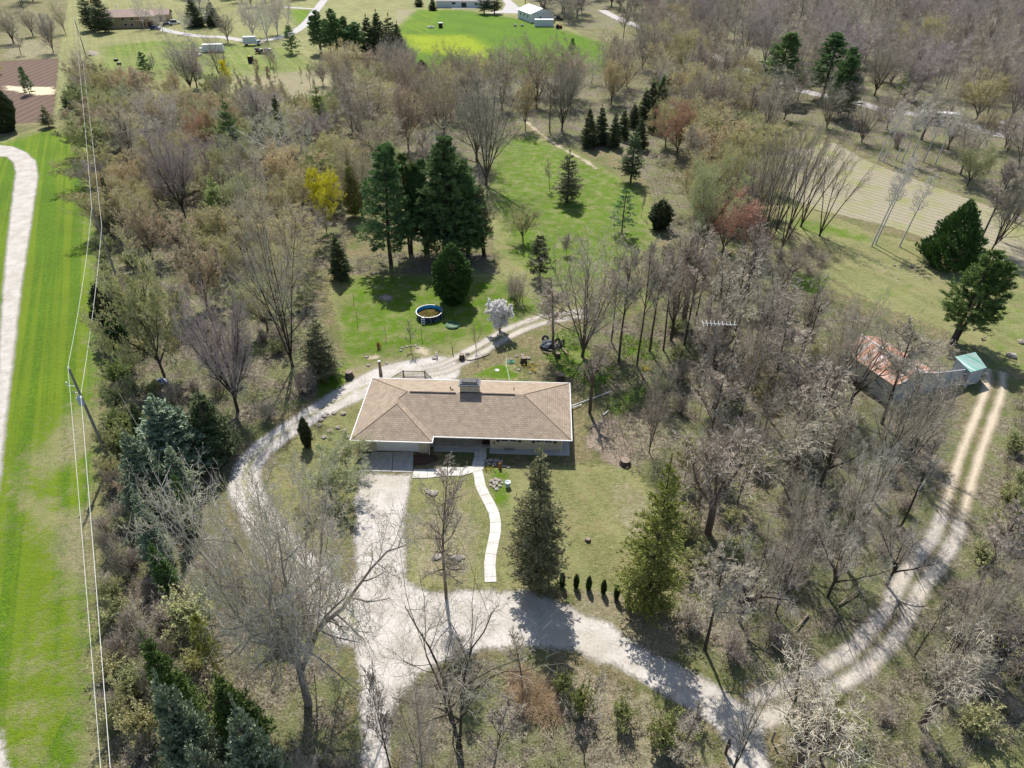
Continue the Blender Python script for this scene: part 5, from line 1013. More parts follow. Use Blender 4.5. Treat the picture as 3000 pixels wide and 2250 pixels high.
# walls
mb = MB(); Hh = EZ-.2; t = .25
def wall(u0, v0, u1, v1, z0=0, z1=Hh): mb.box(((u0+u1)/2, (v0+v1)/2, (z0+z1)/2), (u1-u0, v1-v0, z1-z0))
wall(1.0,1.15,2.35,1.4); wall(7.1,1.15,8.05,1.4); wall(2.35,1.15,7.1,1.4,2.1,Hh); wall(1.0,1.4,1.25,10.7); wall(7.8,1.4,8.05,3.7); wall(7.8,3.7,14.9,3.95)
wall(14.9,2.15,15.15,3.95); wall(15.15,2.15,22.95,2.4); wall(22.7,2.4,22.95,10.45); wall(1.25,10.45,22.95,10.7); mb.build('wall', M_brick, house)
mb = MB(); mb.box((4.725,1.33,1.05),(4.75,.06,2.1))
for k in range(1,4): mb.box((4.725,1.295,k*.52),(4.7,.012,.03))
for k in range(8): mb.box((2.7+k*.58,1.292,1.05),(.02,.01,2.0))
mb.build('garage_door', M_white, house)
d = MB().box((13.35,3.68,1.2),(1.0,.05,2.05)).build('door', M_redp, house); MB().box((13.7,3.64,1.15),(.05,.04,.14)).build('handle', M_greym, d)
d = MB().box((14.45,3.67,1.2),(.75,.05,2.05)).build('screen_door', M_white, house); MB().box((14.45,3.64,1.35),(.55,.02,1.3)).build('pane', M_glass, d)
MB().box((14.4,3.05,.2),(.9,.8,.14)).box((14.4,3.3,.32),(.9,.35,.14)).build('step', M_brownp, house)
for u in (17.0, 20.9):
    fr = MB().box((u,2.12,1.62),(1.9,.05,1.0)).build('window', M_white, house)
    MB().box((u-.46,2.09,1.62),(.82,.02,.84)).box((u+.46,2.09,1.62),(.82,.02,.84)).build('pane', M_glass, fr)
    for sx in (-1,1): MB().box((u+sx*1.18,2.12,1.62),(.4,.04,1.05)).build('shutter', M_brownp, house)
wn = MB().box((10.6,3.67,1.45),(2.2,.05,1.1)).build('window', M_white, house); MB().box((10.6,3.64,1.45),(2.0,.02,.9)).build('pane', M_glass, wn)
for u in (5, 9.5, 17, 20):
    wn = MB().box((u,10.72,1.5),(1.4,.05,1.0)).build('window', M_white, house); MB().box((u,10.75,1.5),(1.2,.02,.8)).build('pane', M_glass, wn)
MB().box((11.45,2.95,.06),(6.8,1.5,.14)).build('porch', M_conc, house)
MB().box((11.2,1.85,.02),(5.1,.78,.1)).box((19.3,1.74,.02),(8.9,.8,.1)).box((23.36,6.4,.02),(.78,8.5,.1)).build('stone_bed', M_stone, house)
def dsp(u, v, side):
    mb = MB(); mb.path([(u,v,EZ-.12),(u,v+.15,EZ-.4),(u+side*.0,v+1.05,EZ-.75),(u,v+1.1,.2),(u,v+.75,.06)],.045); mb.build('downspout', M_white, house)
dsp(8.25,.02,1); dsp(22.85,1.02,1)
wwl = MB(); wwl.lathe([(.55,.0),(.55,.32)],(17.0,2.14,0),12,sy=.8); wwl.build('window_well', M_greym, house)
MB().box((15.35,2.1,.95),(.14,.1,.2)).build('house_lamp', M_dark, house)
# chimney
ch = MB().box((12.35,6.95,4.55),(2.15,1.15,1.9)).build('chimney', M_brick, house)
MB().box((12.35,6.95,5.56),(2.42,1.4,.13)).box((12.35,6.95,5.7),(2.2,1.2,.16),taper=.85).build('chimney_cap', plain('grey_cap',(.20,.205,.215),(.13,.13,.14),3,.8), ch)
MB().box((12.35,6.95,5.84),(1.75,.85,.13),taper=.9).build('flue', M_dark, ch)
MB().box((12.35,6.345,4.62),(2.2,.06,.12)).build('flashing', M_brownp, ch)
for u, v in ((10.0,7.8),(17.3,8.0)): MB().bar((u,v,zr(11.6-v)-.1),(u,v,zr(11.6-v)+.32),.06,n=8).build('vent_pipe', M_dark, house)
MB().box((10.25,7.3,zr(4.3)+.05),(.3,.25,.16),rx=0).build('roof_vent', M_brownp, house)
# deck
dk = empty('deck', (0,0,0), 0, 'small back deck with dark spindle railing behind the ranch house', 'deck')
D = [(-15.3,70.0),(-15.3,71.2),(-13.6,73.2),(-10.9,73.1),(-9.6,71.2),(-9.6,69.8)]
prism(D,.75,.87).build('deck_floor', M_wood, dk); mb = MB(); ms = MB()
for a, b in zip(D[:-1], D[1:]):
    a, b = Vector((*a,0)), Vector((*b,0)); up = Vector((0,0,1))
    mb.bar(a+up*1.78, b+up*1.78,.045); mb.bar(a+up*.98, b+up*.98,.035); n = max(2,int((b-a).length/.14))
    for k in range(1,n): q = a.lerp(b,k/n); ms.bar(q+up*.98,q+up*1.78,.016,n=4)
mb.build('rail', M_brownp, dk); ms.build('spindles', M_brownp, dk)
for p in D[1:5]: MB().box((p[0],p[1],.95),(.13,.13,1.85)).build('post', M_brownp, dk)
e = empty('wooden_gatepost', W(823,812), 0, 'tapered light and brown post standing behind the left roof corner', 'post'); MB().box((0,0,1.1),(.42,.3,2.2),taper=.6).build('shaft', M_wood, e); MB().box((0,0,2.26),(.3,.24,.12)).build('cap', M_white, e)
# ================================================================== SMALL THINGS
def thing(name, px, py, label, cat, rz=0, group=None, z=0): 
    p = W(px, py); return empty(name, (p.x, p.y, z), rz, label, cat, group)
# pool
M_pool = plain('pool_liner', (.05,.42,.72), (.04,.34,.62), 1, .5); M_pw = plain('dark_pool_wall', (.035,.04,.075), (.025,.03,.05), 1, .6)
mw, nt, b = newmat('murky_water', .08); tc = N(nt,'ShaderNodeTexCoord').outputs['Object']; nt.links.new(ramp(nt, noise(nt,1.6,4,tc), [(.3,(.05,.042,.012)),(.6,(.095,.075,.022)),(.75,(.19,.15,.05))]), b.inputs['Base Color'])
pe = thing('round_pool', 928, 684, 'round above-ground pool with blue liner and murky brown water', 'pool')
MB().lathe([(1.86,0),(1.9,.9)],n=16).build('pool_wall', M_pw, pe); MB().lathe([(1.84,.9),(1.84,.1)],n=32).build('liner', M_pool, pe)
MB().lathe([(1.93,.9),(1.93,.95),(1.83,.95),(1.83,.9),(1.93,.9)],n=32).build('rim', M_greym, pe); MB().lathe([(0,.42),(1.835,.42)],n=32).build('pool_water', mw, pe)
for k in range(12):
    a = k*math.pi/6+.2; MB().bar((1.96*math.cos(a),1.96*math.sin(a),0),(1.96*math.cos(a),1.96*math.sin(a),.93),.03).build('support_post', M_greym, pe)
ld = MB()
for sx in (-.22,.22): ld.bar((-.7+sx,-2.45,0),(-.7+sx,-1.9,1.25),.03); ld.bar((-.7+sx,-1.9,1.25),(-.7+sx,-1.5,.6),.03)
for k in range(4): ld.box((-.7,-2.38+k*.14,.22+k*.25),(.46,.14,.05))
ld.build('ladder', M_white, pe)
M_turt = plain('green_plastic', (.03,.10,.045), (.02,.07,.03), 2, .5); M_rimg = plain('pale_green_plastic', (.18,.36,.22), (.14,.28,.17), 2, .5)
e = thing('sandbox', 978, 704, 'round dark green play sandbox on the shaded lawn', 'sandbox'); MB().lathe([(.8,0),(.95,.2),(.85,.28),(0,.34)],n=20).build('lid', M_turt, e); MB().lathe([(.96,.17),(1.0,.21),(.95,.25),(.9,.22)],n=20).build('rim', M_rimg, e); MB().lathe([(.0,.42),(.16,.36)],n=10).build('knob', M_rimg, e)
# stakes and whips on the back lawn
for k,(x,y,h_) in enumerate([(764,652,1.6),(772,700,2.0),(833,730,1.7),(911,733,1.8),(984,690,1.2)]):
    e = thing('staked_whip', x, y, ['staked whip farthest back near the lawn edge','tall staked whip at the left side of the back lawn','staked whip left of the small bare tree','staked whip between small bare tree and sandbox','short staked whip in front of the sandbox'][k], 'young tree')
    MB().bar((0,0,0),(.05,0,h_),.03,n=5).build('stake', M_wood, e); mb = MB(); rr = random.Random(k)
    for j in range(14): z = h_*rr.uniform(.3,1); a = rr.uniform(0,6.28); mb.bar((0,0,z),(.25*math.cos(a),.25*math.sin(a),z+.25),.008,n=3)
    mb.build('twigs', TW['grey'], e)
rk = [rock_mesh('rock_%s' % i, M_rock, .4, i) for i in range(5)]
def rocks(lst, group, sc=1.0, lab='rock', mats=None):
    for k, (x, y, r_) in enumerate(lst):
        o = link('rock', rk[k % 5]); p = W(x, y); o.location = (p.x, p.y, .12*r_); o.scale = (r_, r_*.9, r_*.75); o.rotation_euler = (0,0,k*1.7)
        tag(o, lab, 'rock', group)
rocks([(x,y,.55) for x,y in ((869,752),(878,749),(887,748),(897,747),(866,758),(902,752))], 'white edging stones of the lawn flower bed', lab='white edging stone curving round the lawn flower bed')
rocks([(700,900,.9),(692,908,.8),(705,895,.7),(722,893,.8),(742,895,.9),(690,920,.7),(730,925,.8),(715,932,.8),(745,930,.7),(700,945,.8),(752,945,.7),(735,958,.7),(748,968,.8),(740,978,.7)], 'edging rocks left of the house', lab='pale edging rock in the beds left of the house')
rocks([(1050,997,.7),(1060,995,.8),(1072,996,.8),(1082,998,.7),(1056,1003,.6),(1068,1004,.7)], 'flat stones in the shade by the walk', lab='flat stone in the house shadow beside the walk')
rocks([(1086,1008,.5),(1092,1008,.5),(1098,1010,.5),(1046,1007,.5)], 'pale blocks behind the lawn statue', lab='small pale block behind the brown statue')
rocks([(1062,1040,.7),(1070,1045,.8),(1077,1039,.65),(1067,1052,.6),(1080,1051,.55),(1059,1049,.5),(1073,1058,.6),(1071,1036,.6),(1084,1044,.45)], 'heap of rocks with the pump', lab='rough grey rock in the heap left of the front spruce')
rocks([(925,1063,.8),(931,1066,1.0),(937,1069,.8),(942,1064,.7),(920,1058,.5)], 'rocks by the tree ring', lab='grey rock in the ring on the front lawn')
rocks([(940,1206,.9),(947,1203,.8),(975,1206,.7),(992,1207,.9),(985,1203,.7),(1000,1205,.6)], 'rocks at the front tree', lab='pale rock on the ground near the straight front tree')
rocks([(1116,770,.6),(1128,768,.6),(1140,775,.9),(1131,779,.8),(1150,785,.6),(1105,777,.6),(1120,800,.6),(1146,806,.6)], 'bed rocks behind the house', lab='rock in the bed behind the house right end')
rocks([(938,775,.8),(943,768,.7),(792,772,.6),(835,785,.6),(1010,765,.8),(795,790,.7)], 'scattered yard rocks', lab='loose rock beside the yard track behind the house')
e = thing('garden_statue', 1080, 1012, 'small brown garden statue beside the rock heap', 'statue'); MB().lathe([(.18,0),(.2,.3),(.12,.55),(.15,.62),(.16,.75),(0,.92)],n=10).build('figure', plain('terracotta',(.33,.15,.06),(.24,.1,.04)), e)
e = thing('urn', 1097, 1052, 'blue-white round urn right of the rock heap', 'urn'); MB().lathe([(.2,0),(.28,.3),(.24,.6),(.32,.66),(.32,.72),(.18,.7)],n=14).build('pot', plain('glazed_blue_white',(.42,.52,.55),(.33,.43,.47),2,.4), e); MB().lathe([(0,.62),(.2,.64)],n=12).build('rim_inside', M_white, e)
def stump(x, y, r_, h_, label, grp=None):
    e = thing('tree_stump', x, y, label, 'stump', 0, grp); mb = MB(); mb.lathe([(r_*1.35,0),(r_,h_*.4),(r_*.95,h_),],n=9); mb.build('bark', BK['dark'], e); MB().lathe([(0,h_),(r_*.95,h_)],n=9).build('cut_face', M_wood, e)
stump(998,786-10,.35,.8,'dark stump standing at the far side of the yard track'); stump(1131,770+14,.4,.9,'dark stump in the bed behind the house'); stump(1205,772,.3,.7,'small stump in the bright weeds'); stump(1210,820,.45,.8,'dark stump touching the back of the house roof line')
stump(1350,1002,.55,.6,'burned hollow stump on the lawn right of the house'); stump(1270,1168,.25,.3,'tiny stump with green tuft on the front lawn'); stump(712,935,.3,.4,'brown stump inside the drive loop'); stump(755,815,.5,.9,'dark stump left of the house behind the drive')
# tires and wood pile by the straight trunk
M_rub = plain('black_rubber',(.035,.036,.04),(.02,.02,.022),3,.7)
def tire(x,y,label,tilt,r_=.48,rz=0):
    e = thing('old_tire', x, y, label, 'tire', rz, 'old tires by the yard track'); e.location.z = .2 if abs(tilt)<.5 else r_; e.rotation_euler = (tilt,0,rz)
    MB().lathe([(r_*.6,-.1),(r_,-.13),(r_*1.05,0),(r_,.13),(r_*.6,.1),(r_*.6,-.1)],n=16).build('tread', M_rub, e); MB().lathe([(r_*.35,-.04),(r_*.6,-.04),(r_*.6,.04),(r_*.35,.04)],n=12).build('hub', M_greym, e)
tire(1178,738,'old tire leaning at the left of the junk pile',1.2); tire(1214,748,'upright pale-rimmed tire right of the straight trunk',1.4,.5,1.0); tire(1190,752,'flat old tire in front of the junk pile',.15); tire(1204,744,'old tire behind the leaning one in the junk pile',1.0,.45,.5)
e = thing('tarp_heap',1182,750,'dark blue-grey tarp thrown over a heap beside the straight trunk','tarp'); o = link('cover', rock_mesh('cover', plain('grey_tarp',(.07,.085,.11),(.04,.05,.07),2,.6),1.0,9,.55,12), e, (0,0,.3)); link('fold', rock_mesh('fold', plain('grey_tarp_fold',(.06,.07,.09),(.04,.045,.06),2,.6),.6,4,.5), e, (1.3,-.1,.2))
for k,(a,b_) in enumerate([((1172,762),(1192,768)),((1180,757),(1200,765)),((1214,752),(1226,775)),((1198,742),(1205,756))]):
    p, q = W(*a), W(*b_); o = MB().bar(p+Vector((0,0,.15)), q+Vector((0,0,.3+.2*k)),.1,n=7).build('log', M_wood); tag(o, ['reddish board lying left in front of the tires','log lying behind the reddish board','broken log sloping down right of the tires','short log wedged between the tires'][k],'log')
# white pipes, hose, plates
def ground_tube(name, pts, r_, mat, label, cat, z=.08):
    ln = WP(pts, 0); ln = smooth_line(ln, 5) if len(pts) > 2 else ln; return tag(MB().path([p+Vector((0,0,z)) for p in ln], r_, n=6).build(name, mat), label, cat)
ground_tube('drain_pipe', [(1228,882),(1318,849)], .07, M_white, 'long white pipe running from the house to the weeds', 'pipe', .2)
ground_tube('drain_pipe', [(1228,887),(1256,877)], .07, M_white, 'short white pipe beside the long one right of the house', 'pipe', .2)
ground_tube('white_board', [(1303,898),(1314,889)], .09, M_white, 'short white board lying right of the burl tree', 'board', .1)
ground_tube('garden_hose', [(1095,772),(1093,785),(1096,800),(1101,822)], .035, plain('pale_green_hose',(.45,.62,.5),(.36,.52,.42)), 'pale green garden hose stretched across the grass behind the house', 'hose', .05)
hb = MB(); c0 = W(1104,783)
for k in range(40): a0,a1 = k*.6,(k+1)*.6; r0 = .45-.008*k; hb.bar((c0.x+r0*math.cos(a0),c0.y+r0*math.sin(a0),.05+.004*k),(c0.x+r0*math.cos(a1),c0.y+r0*math.sin(a1),.05+.004*k),.03,n=4)
tag(hb.build('coiled_hose', plain('teal_hose',(.1,.42,.3),(.07,.33,.24))), 'coiled teal hose at the end of the pale hose', 'hose')
e = thing('stepping_disc',1074,800,'round pale disc lying on the grass behind the chimney','disc'); MB().lathe([(.3,0),(.3,.06),(0,.07)],n=14).build('disc', M_walk, e)
ground_tube('log_edging', [(1000,777),(1015,779),(1030,776),(1048,770),(1058,766)], .07, M_wood, 'thin branch edging beside the yard track', 'edging', .08)
e = thing('white_bollard', 945,786-12,'short white post tilted beside a rock behind the house','post'); MB().bar((0,0,0),(-.12,.1,.9),.09,n=8).build('shaft', M_white, e)
e = thing('wood_post', 978,764,'dark wooden post on the far side of the yard track','post'); MB().bar((0,0,0),(0,0,1.3),.06,n=6).build('shaft', M_wood, e)
# daffodils
def flowers(name, c, n, spread, col, label):
    rg = np.random.default_rng(n); A = Acc(); p = np.concatenate([np.array([[c.x, c.y]])+rg.normal(0, spread, (n*3, 2))*np.array([1,.5]), np.zeros((n*3,1))],1)
    A.add(*blades(rg, p, np.tile([[0,0,1.]],(n*3,1)), .32, .04, .25), 0); q = p[::3]+np.array([0,0,.33]); q = np.repeat(q,4,0); A.add(*blades(rg, q, rg.standard_normal((len(q),3)), .11, .09), 1)
    tag(link(name, A.mesh(name,[M_weed, col])), label, 'flowers', kind='stuff')
M_yf = leafmat('yellow_petals',(.8,.58,.02),(.7,.45,.01),0)
flowers('daffodils', W(1143,792), 26, .6, M_yf, 'yellow daffodils in the bed behind the house'); flowers('daffodils', W(1150,803), 14, .4, M_yf, 'more yellow daffodils beside the rocks'); flowers('daffodils', W(1398,800), 18, .6, M_yf, 'yellow flowers at the edge of the right woods'); flowers('daffodils', W(1060,1015), 8, .3, M_yf, 'yellow flowers left of the garden statue')
# blue tarp heap in the hedgerow woods, rubbish
e = thing('blue_barrow',352,830,'dark blue tarp bundle under the yellow-green tree','tarp'); link('bundle', rock_mesh('bundle', plain('navy_tarp',(.03,.06,.15),(.02,.04,.1),2,.4),.75,3,.6), e, (0,0,.35)); MB().box((-.1,0,.75),(.3,.25,.12),rz=.4).build('white_patch', M_white, e)
# ---- power poles and wires
M_pole = plain('utility_pole_wood',(.30,.27,.25),(.2,.18,.165),2,.9); M_wire = plain('aluminium_wire',(.66,.66,.62),(.58,.58,.55),1,.6)
def pole(x, y, h_, label, tx=0.0, trans=False):
    e = thing('utility_pole', x, y, label, 'utility pole', 0, 'utility poles of the power line'); MB().bar((0,0,0),(tx,0,h_),.17,n=10,r2=.11).build('pole_shaft', M_pole, e)
    MB().lathe([(.05,h_),(.1,h_+.08),(.06,h_+.16),(.08,h_+.24),(0,h_+.3)],(tx,0,0),8).build('insulator', M_white, e)
    if trans:
        MB().bar((tx*.8,0,h_-2.1),(tx*.8-.75,-.15,h_-1.95),.035).bar((tx*.8-.75,-.15,h_-2.0),(tx*.8-.75,-.15,h_-1.5),.07,n=8).build('arrester_arm', M_white, e)
        MB().bar((tx*.7,0,h_-3.0),(tx*.7-.45,-.1,h_-2.8),.03).bar((tx*.7-.45,-.1,h_-3.0),(tx*.7-.45,-.1,h_-2.6),.06).build('fuse_cutout', M_greym, e)
        tr = MB().lathe([(.0,h_-4.15),(.27,h_-4.1),(.27,h_-3.25),(.29,h_-3.22),(.2,h_-3.12),(0,h_-3.08)],(tx*.66+.05,-.42,0),16).build('transformer', plain('transformer_grey',(.50,.55,.62),(.42,.47,.54),2,.4), e)
        for a in (-.12,.12): MB().bar((tx*.66+.05+a,-.42,h_-3.1),(tx*.66+.05+a,-.42,h_-2.85),.04,n=6).build('bushing', M_white, tr)
    return e
pole(238,1000,12.4,'near power pole with grey transformer beside the long lawn',0,True)
pole(*proj(*W(198,448,11.8).xy, 0),11.5,'middle power pole rising out of the hedgerow trees'); pole(188,127,12.5,'far power pole on the lawn before the far ranch house')
p1 = W(238,1000)+Vector((0,0,12.7)); p2 = W(198,448,11.8); p3 = W(188,127)+Vector((0,0,12.8)); q0 = W(215,1659,12.2); qd = (q0-p1); p0 = p1+qd*1.9
e = empty('utility_pole',(p0.x,p0.y,0),0,'power pole beyond the bottom picture edge','utility pole','utility poles of the power line'); MB().bar((0,0,0),(0,0,p0.z+.1),.17,n=10,r2=.11).build('pole_shaft', M_pole, e)
def wire(a, b, sag, r_, label):
    pts = [a.lerp(b,k/16)-Vector((0,0,4*sag*(k/16)*(1-k/16))) for k in range(17)]; tag(MB().path(pts, r_, n=5).build('power_wire', M_wire), label, 'wire')
wire(p1,p0,.2,.015,'upper power wire running to the bottom edge of the picture'); wire(p2,p1,.6,.017,'upper power wire between near and middle poles'); wire(p3,p2,.8,.02,'upper power wire between middle and far poles')
l1 = W(238,1000)+Vector((.12,-.1,9.3)); l0 = W(236,1659,9.0); l0 = l1+(l0-l1)*1.9; l2 = p2+Vector((.5,0,-3)); l3 = W(188,127)+Vector((.4,0,9.6))
wire(l1,l0,.2,.02,'thick lower power cable running to the bottom edge'); wire(l2,l1,.5,.02,'thick lower power cable between near and middle poles'); wire(l3,l2,.7,.022,'thick lower power cable between middle and far poles')
# ================================================================== BARN
M_bw = plain('grey_barn_siding',(.42,.45,.49),(.34,.37,.40),1.5,.85)
def f_rust(nt, tc, ob):
    sp = N(nt,'ShaderNodeSeparateXYZ'); nt.links.new(tc, sp.inputs[0]); wv = mth(nt,'SINE',mth(nt,'MULTIPLY',sp.outputs[0],2*math.pi/.32))
    c = mix(nt, mth(nt,'ADD',mth(nt,'MULTIPLY',wv,.35),.5), (.36,.155,.10), (.52,.28,.19))
    mp = N(nt,'ShaderNodeMapping'); mp.inputs['Scale'].default_value=(2.2,.3,1); nt.links.new(tc, mp.inputs[0])
    return mix(nt, ramp(nt, noise(nt,.8,3,mp.outputs[0]), [(.5,(0,0,0)),(.6,(.85,.85,.85))]), c, (.60,.54,.52)), wv
def f_green(nt, tc, ob):
    mp = N(nt,'ShaderNodeMapping'); mp.inputs['Scale'].default_value=(1,.1,1); nt.links.new(tc, mp.inputs[0])
    return ramp(nt, noise(nt,1.6,2,mp.outputs[0]), [(.38,(.10,.27,.20)),(.46,(.32,.35,.34)),(.54,(.12,.33,.26)),(.62,(.42,.52,.50))]), None
M_rust = uvmat('rusty_red_corrugated_roof', f_rust, .7); M_grn = uvmat('green_striped_sheet_roof', f_green, .6)
barn = empty('old_barn',(0,0,0),0,'old grey barn with rusty red metal roof among the bare trees','barn')
A_,B_,C_,D_ = [Vector(p) for p in ((42.0,76.7,3.1),(45.5,68.5,3.1),(51.3,70.95,3.1),(47.9,78.9,3.1))]; R1 = (B_+C_)/2+Vector((0,0,1.0)); R0 = (A_+D_)/2+Vector((0,0,1.0))
ax = (B_-A_).normalized()*.25; gx = (C_-B_).normalized()*.3
mb = MB(); drop = Vector((0,0,-.09)); mb.poly([A_-ax-gx+drop,B_+ax-gx+drop,R1+ax,R0-ax]); mb.poly([R0-ax,R1+ax,C_+ax+gx+drop,D_-ax+gx+drop]); up = Vector((0,0,.1))
rf = mb.build('roof', M_rust, barn)
MB().bar(R0-ax+up*.3,R1+ax+up*.3,.1).build('ridge_strip', M_white, rf)
mb = MB(); tr_ = (R1-B_+gx).normalized(); mb.bar(B_-gx+ax*1.1,R1+ax*1.1,.07); mb.bar(R1+ax*1.1,C_+gx+ax*1.1,.07); mb.build('gable_trim', M_white, rf)
g = lambda v: Vector((v.x,v.y,0)); mb = MB(); dz = Vector((0,0,.06))
mb.poly([g(A_),g(B_),B_-dz,A_-dz]); mb.poly([g(B_),g(C_),C_-dz,R1-dz,B_-dz]); mb.poly([g(C_),g(D_),D_-dz,C_-dz]); mb.poly([g(D_),g(A_),A_-dz,R0-dz,D_-dz]); mb.build('wall', M_bw, barn)
Ee = Vector((56.5,72.9,2.3)); mb = MB()
def thickwall(a, b, za, zb, th_=.12):
    n = (b-a).normalized(); n = Vector((-n.y,n.x,0))*th_; a,b = g(a),g(b); F = [a,b,b+Vector((0,0,zb)),a+Vector((0,0,za))]; K = [p+n for p in F]; mb.poly(F); mb.poly(K[::-1])
    for i in range(4): j=(i+1)%4; mb.poly([F[i],K[i],K[j],F[j]])
thickwall(C_+gx*.1, Ee, 3.0, 2.2); mb.build('extension_wall', M_bw, barn)
dmb = MB(); q = B_.lerp(C_,.62); q2 = B_.lerp(C_,.74); n_ = Vector((gx.y,-gx.x,0)).normalized()*.04; dmb.poly([g(q)+n_,g(q2)+n_,g(q2)+n_+Vector((0,0,2)),g(q)+n_+Vector((0,0,2))]); dmb.build('door', M_wood, barn)
shed = empty('green_shed',(0,0,0),0,'small lean-to with green and white striped metal roof at the barn end','shed')
S4 = [Vector(p) for p in ((55.9,75.0,2.75),(59.2,76.3,2.6),(59.1,73.2,2.3),(56.5,72.1,2.35))]
mb = MB(); mb.poly([S4[3],S4[2],S4[1],S4[0]]); mb.poly([p-Vector((0,0,.05)) for p in S4]); 
for i in range(4): j=(i+1)%4; mb.poly([S4[i]-Vector((0,0,.05)),S4[i],S4[j],S4[j]-Vector((0,0,.05))][::-1])
mb.build('roof', M_grn, shed); cc = sum(S4,Vector())/4; w4 = [g(p).lerp(g(cc),.1) for p in S4]; mb = MB()
for i in range(4): j=(i+1)%4; mb.poly([w4[j],w4[i],w4[i]+Vector((0,0,S4[i].z-.1)),w4[j]+Vector((0,0,S4[j].z-.1))])
mb.build('wall', M_bw, shed)
# antenna mast
p = W(1510,905); e = empty('antenna_mast',(p.x,p.y,0),0,'television antenna on a thin mast above the right woods','antenna'); hA = 13.0
for _ in range(30):
    if proj(p.x,p.y,hA)[1] > 733: hA += .2
MB().bar((0,0,0),(0,0,hA),.04,n=6).build('mast', M_greym, e); mb = MB(); mb.bar((-1.7,.2,hA),(2.0,-.3,hA),.03)
for k in range(9): x = -1.6+k*.42; mb.bar((x,-.55+.02*k,hA+.03),(x+.1,.75-.05*k,hA+.03),.018,n=4)
mb.build('aerial', M_white, e)
# gates, posts near the lower drive
e = thing('field_gate',1700,1552,'green rail gate half closed at the drive junction','gate'); MB().bar((0,0,0),(0,0,1.5),.09,n=8).build('post', M_wood, e); mb = MB()
for z in (.5,.85,1.2): mb.bar((0,0,z),(2.4,-.25,z),.035)
mb.bar((2.4,-.25,.3),(2.4,-.25,1.3),.04); mb.build('rail', plain('faded_green_paint',(.16,.25,.2),(.12,.2,.16),2,.5), e)
e = thing('gate_post',1567,1628,'dark leaning gate post at the left side of the drive mouth','post'); MB().bar((0,0,0),(.15,.3,1.6),.1,n=8).build('shaft', BK['dark'], e); MB().box((.1,.1,.9),(.3,.1,.5),rz=.4).build('bracket', M_brownp, e)
e = thing('gate_post',1667,1600,'plain post left of the white bucket','post'); MB().bar((0,0,0),(0,0,1.3),.08,n=8).build('shaft', M_wood, e)
e = thing('white_bucket',1709,1598,'white bucket lying in the brush at the lower right','bucket'); e.rotation_euler = (1.2,0,.6); MB().lathe([(.0,0),(.2,0),(.24,.45),(.22,.45),(.18,.04)],n=14).build('pail', M_white, e)
for k,(a,b_,r_) in enumerate([((1900,1150),(1935,1190),.14),((1530,960),(1548,985),.2),((1975,1075),(2010,1020),.08),((1810,1310),(1860,1275),.1),((1745,1330),(1720,1360),.12),((1590,775),(1640,790),.1),((2120,735),(2128,732),.15)]):
    pa, pb = W(*a), W(*b_); o = MB().bar(pa+Vector((0,0,.2)), pb+Vector((0,0,.35)), r_, n=7, r2=r_*.5).build('fallen_log', TW['pale'] if k in (1,2) else M_wood)
    tag(o, ['fallen log left of the woods track','pale broken log at the top of the right woods','long pale fallen branch beside the barn track','fallen branch above the woods track','short log in the brush above the drive','fallen log below the rooftop antenna','log on the grass behind the barn'][k], 'log')
for k,(x,y,s_) in enumerate([(1968,577,.9),(1932,574,.5),(2185,770,1.6),(2205,740,1.2)]):
    o = link('rock', rk[k%5]); q = W(x,y); o.location = (q.x,q.y,.15); o.scale = (s_,)*3; tag(o, ['grey boulder on the rough lawn by the worn path','small pale stone on the rough lawn','big pale boulder at the right picture edge','second pale boulder higher at the right edge'][k],'rock')
# ================================================================== FAR BUILDINGS AND VEHICLES
def gable_house(name, c, L, Wd, hw, rise, rz, wallm, roofm, label, cat, wins=(), doors=(), hip=False, over=.5):
    e = empty(name, c, rz, label, cat); x, y = L/2, Wd/2; mb = MB().box((0,0,hw/2),(L,Wd,hw))
    if not hip: mb.poly([(x,-y,hw),(x,y,hw),(x,0,hw+rise*.98)]); mb.poly([(-x,y,hw),(-x,-y,hw),(-x,0,hw+rise*.98)])
    mb.build('wall', wallm, e); X, Y, z = x+over, y+over, hw-.1; r_ = rise+.15; hx = X-Y if hip else X; mb = MB()
    mb.poly([(-X,-Y,z),(X,-Y,z),(hx,0,hw+r_),(-hx,0,hw+r_)]); mb.poly([(X,Y,z),(-X,Y,z),(-hx,0,hw+r_),(hx,0,hw+r_)]); mb.poly([(-X,-Y,z),(-X,Y,z),(X,Y,z),(X,-Y,z)])
    if hip: mb.poly([(X,-Y,z),(X,Y,z),(hx,0,hw+r_)]); mb.poly([(-X,Y,z),(-X,-Y,z),(-hx,0,hw+r_)])
    mb.build('roof', roofm, e)
    for (wx, wy, wz, ww, wh, side) in wins:
        if side == 'f': f = MB().box((wx,-y-.03,wz),(ww,.06,wh)).build('window', M_white, e); MB().box((wx,-y-.07,wz),(ww*.85,.03,wh*.82)).build('pane', M_glass, f)
        else: f = MB().box((x+.03 if side=='r' else -x-.03,wy,wz),(.06,ww,wh)).build('window', M_white, e); MB().box((x+.07 if side=='r' else -x-.07,wy,wz),(.03,ww*.85,wh*.82)).build('pane', M_glass, f)
    for (dx, dw, dh, mt) in doors: MB().box((dx,-y-.04,dh/2),(dw,.08,dh)).build('door', mt, e)
    return e
M_rfb = plain('brown_far_roof',(.36,.27,.22),(.30,.22,.18),.8,.9); M_tanw = plain('tan_siding',(.46,.37,.24),(.38,.30,.19),1.5,.9); M_whw = plain('white_siding',(.66,.68,.70),(.58,.60,.62),2,.7); M_whr = plain('white_metal_roof',(.80,.82,.85),(.72,.74,.78),1,.5)
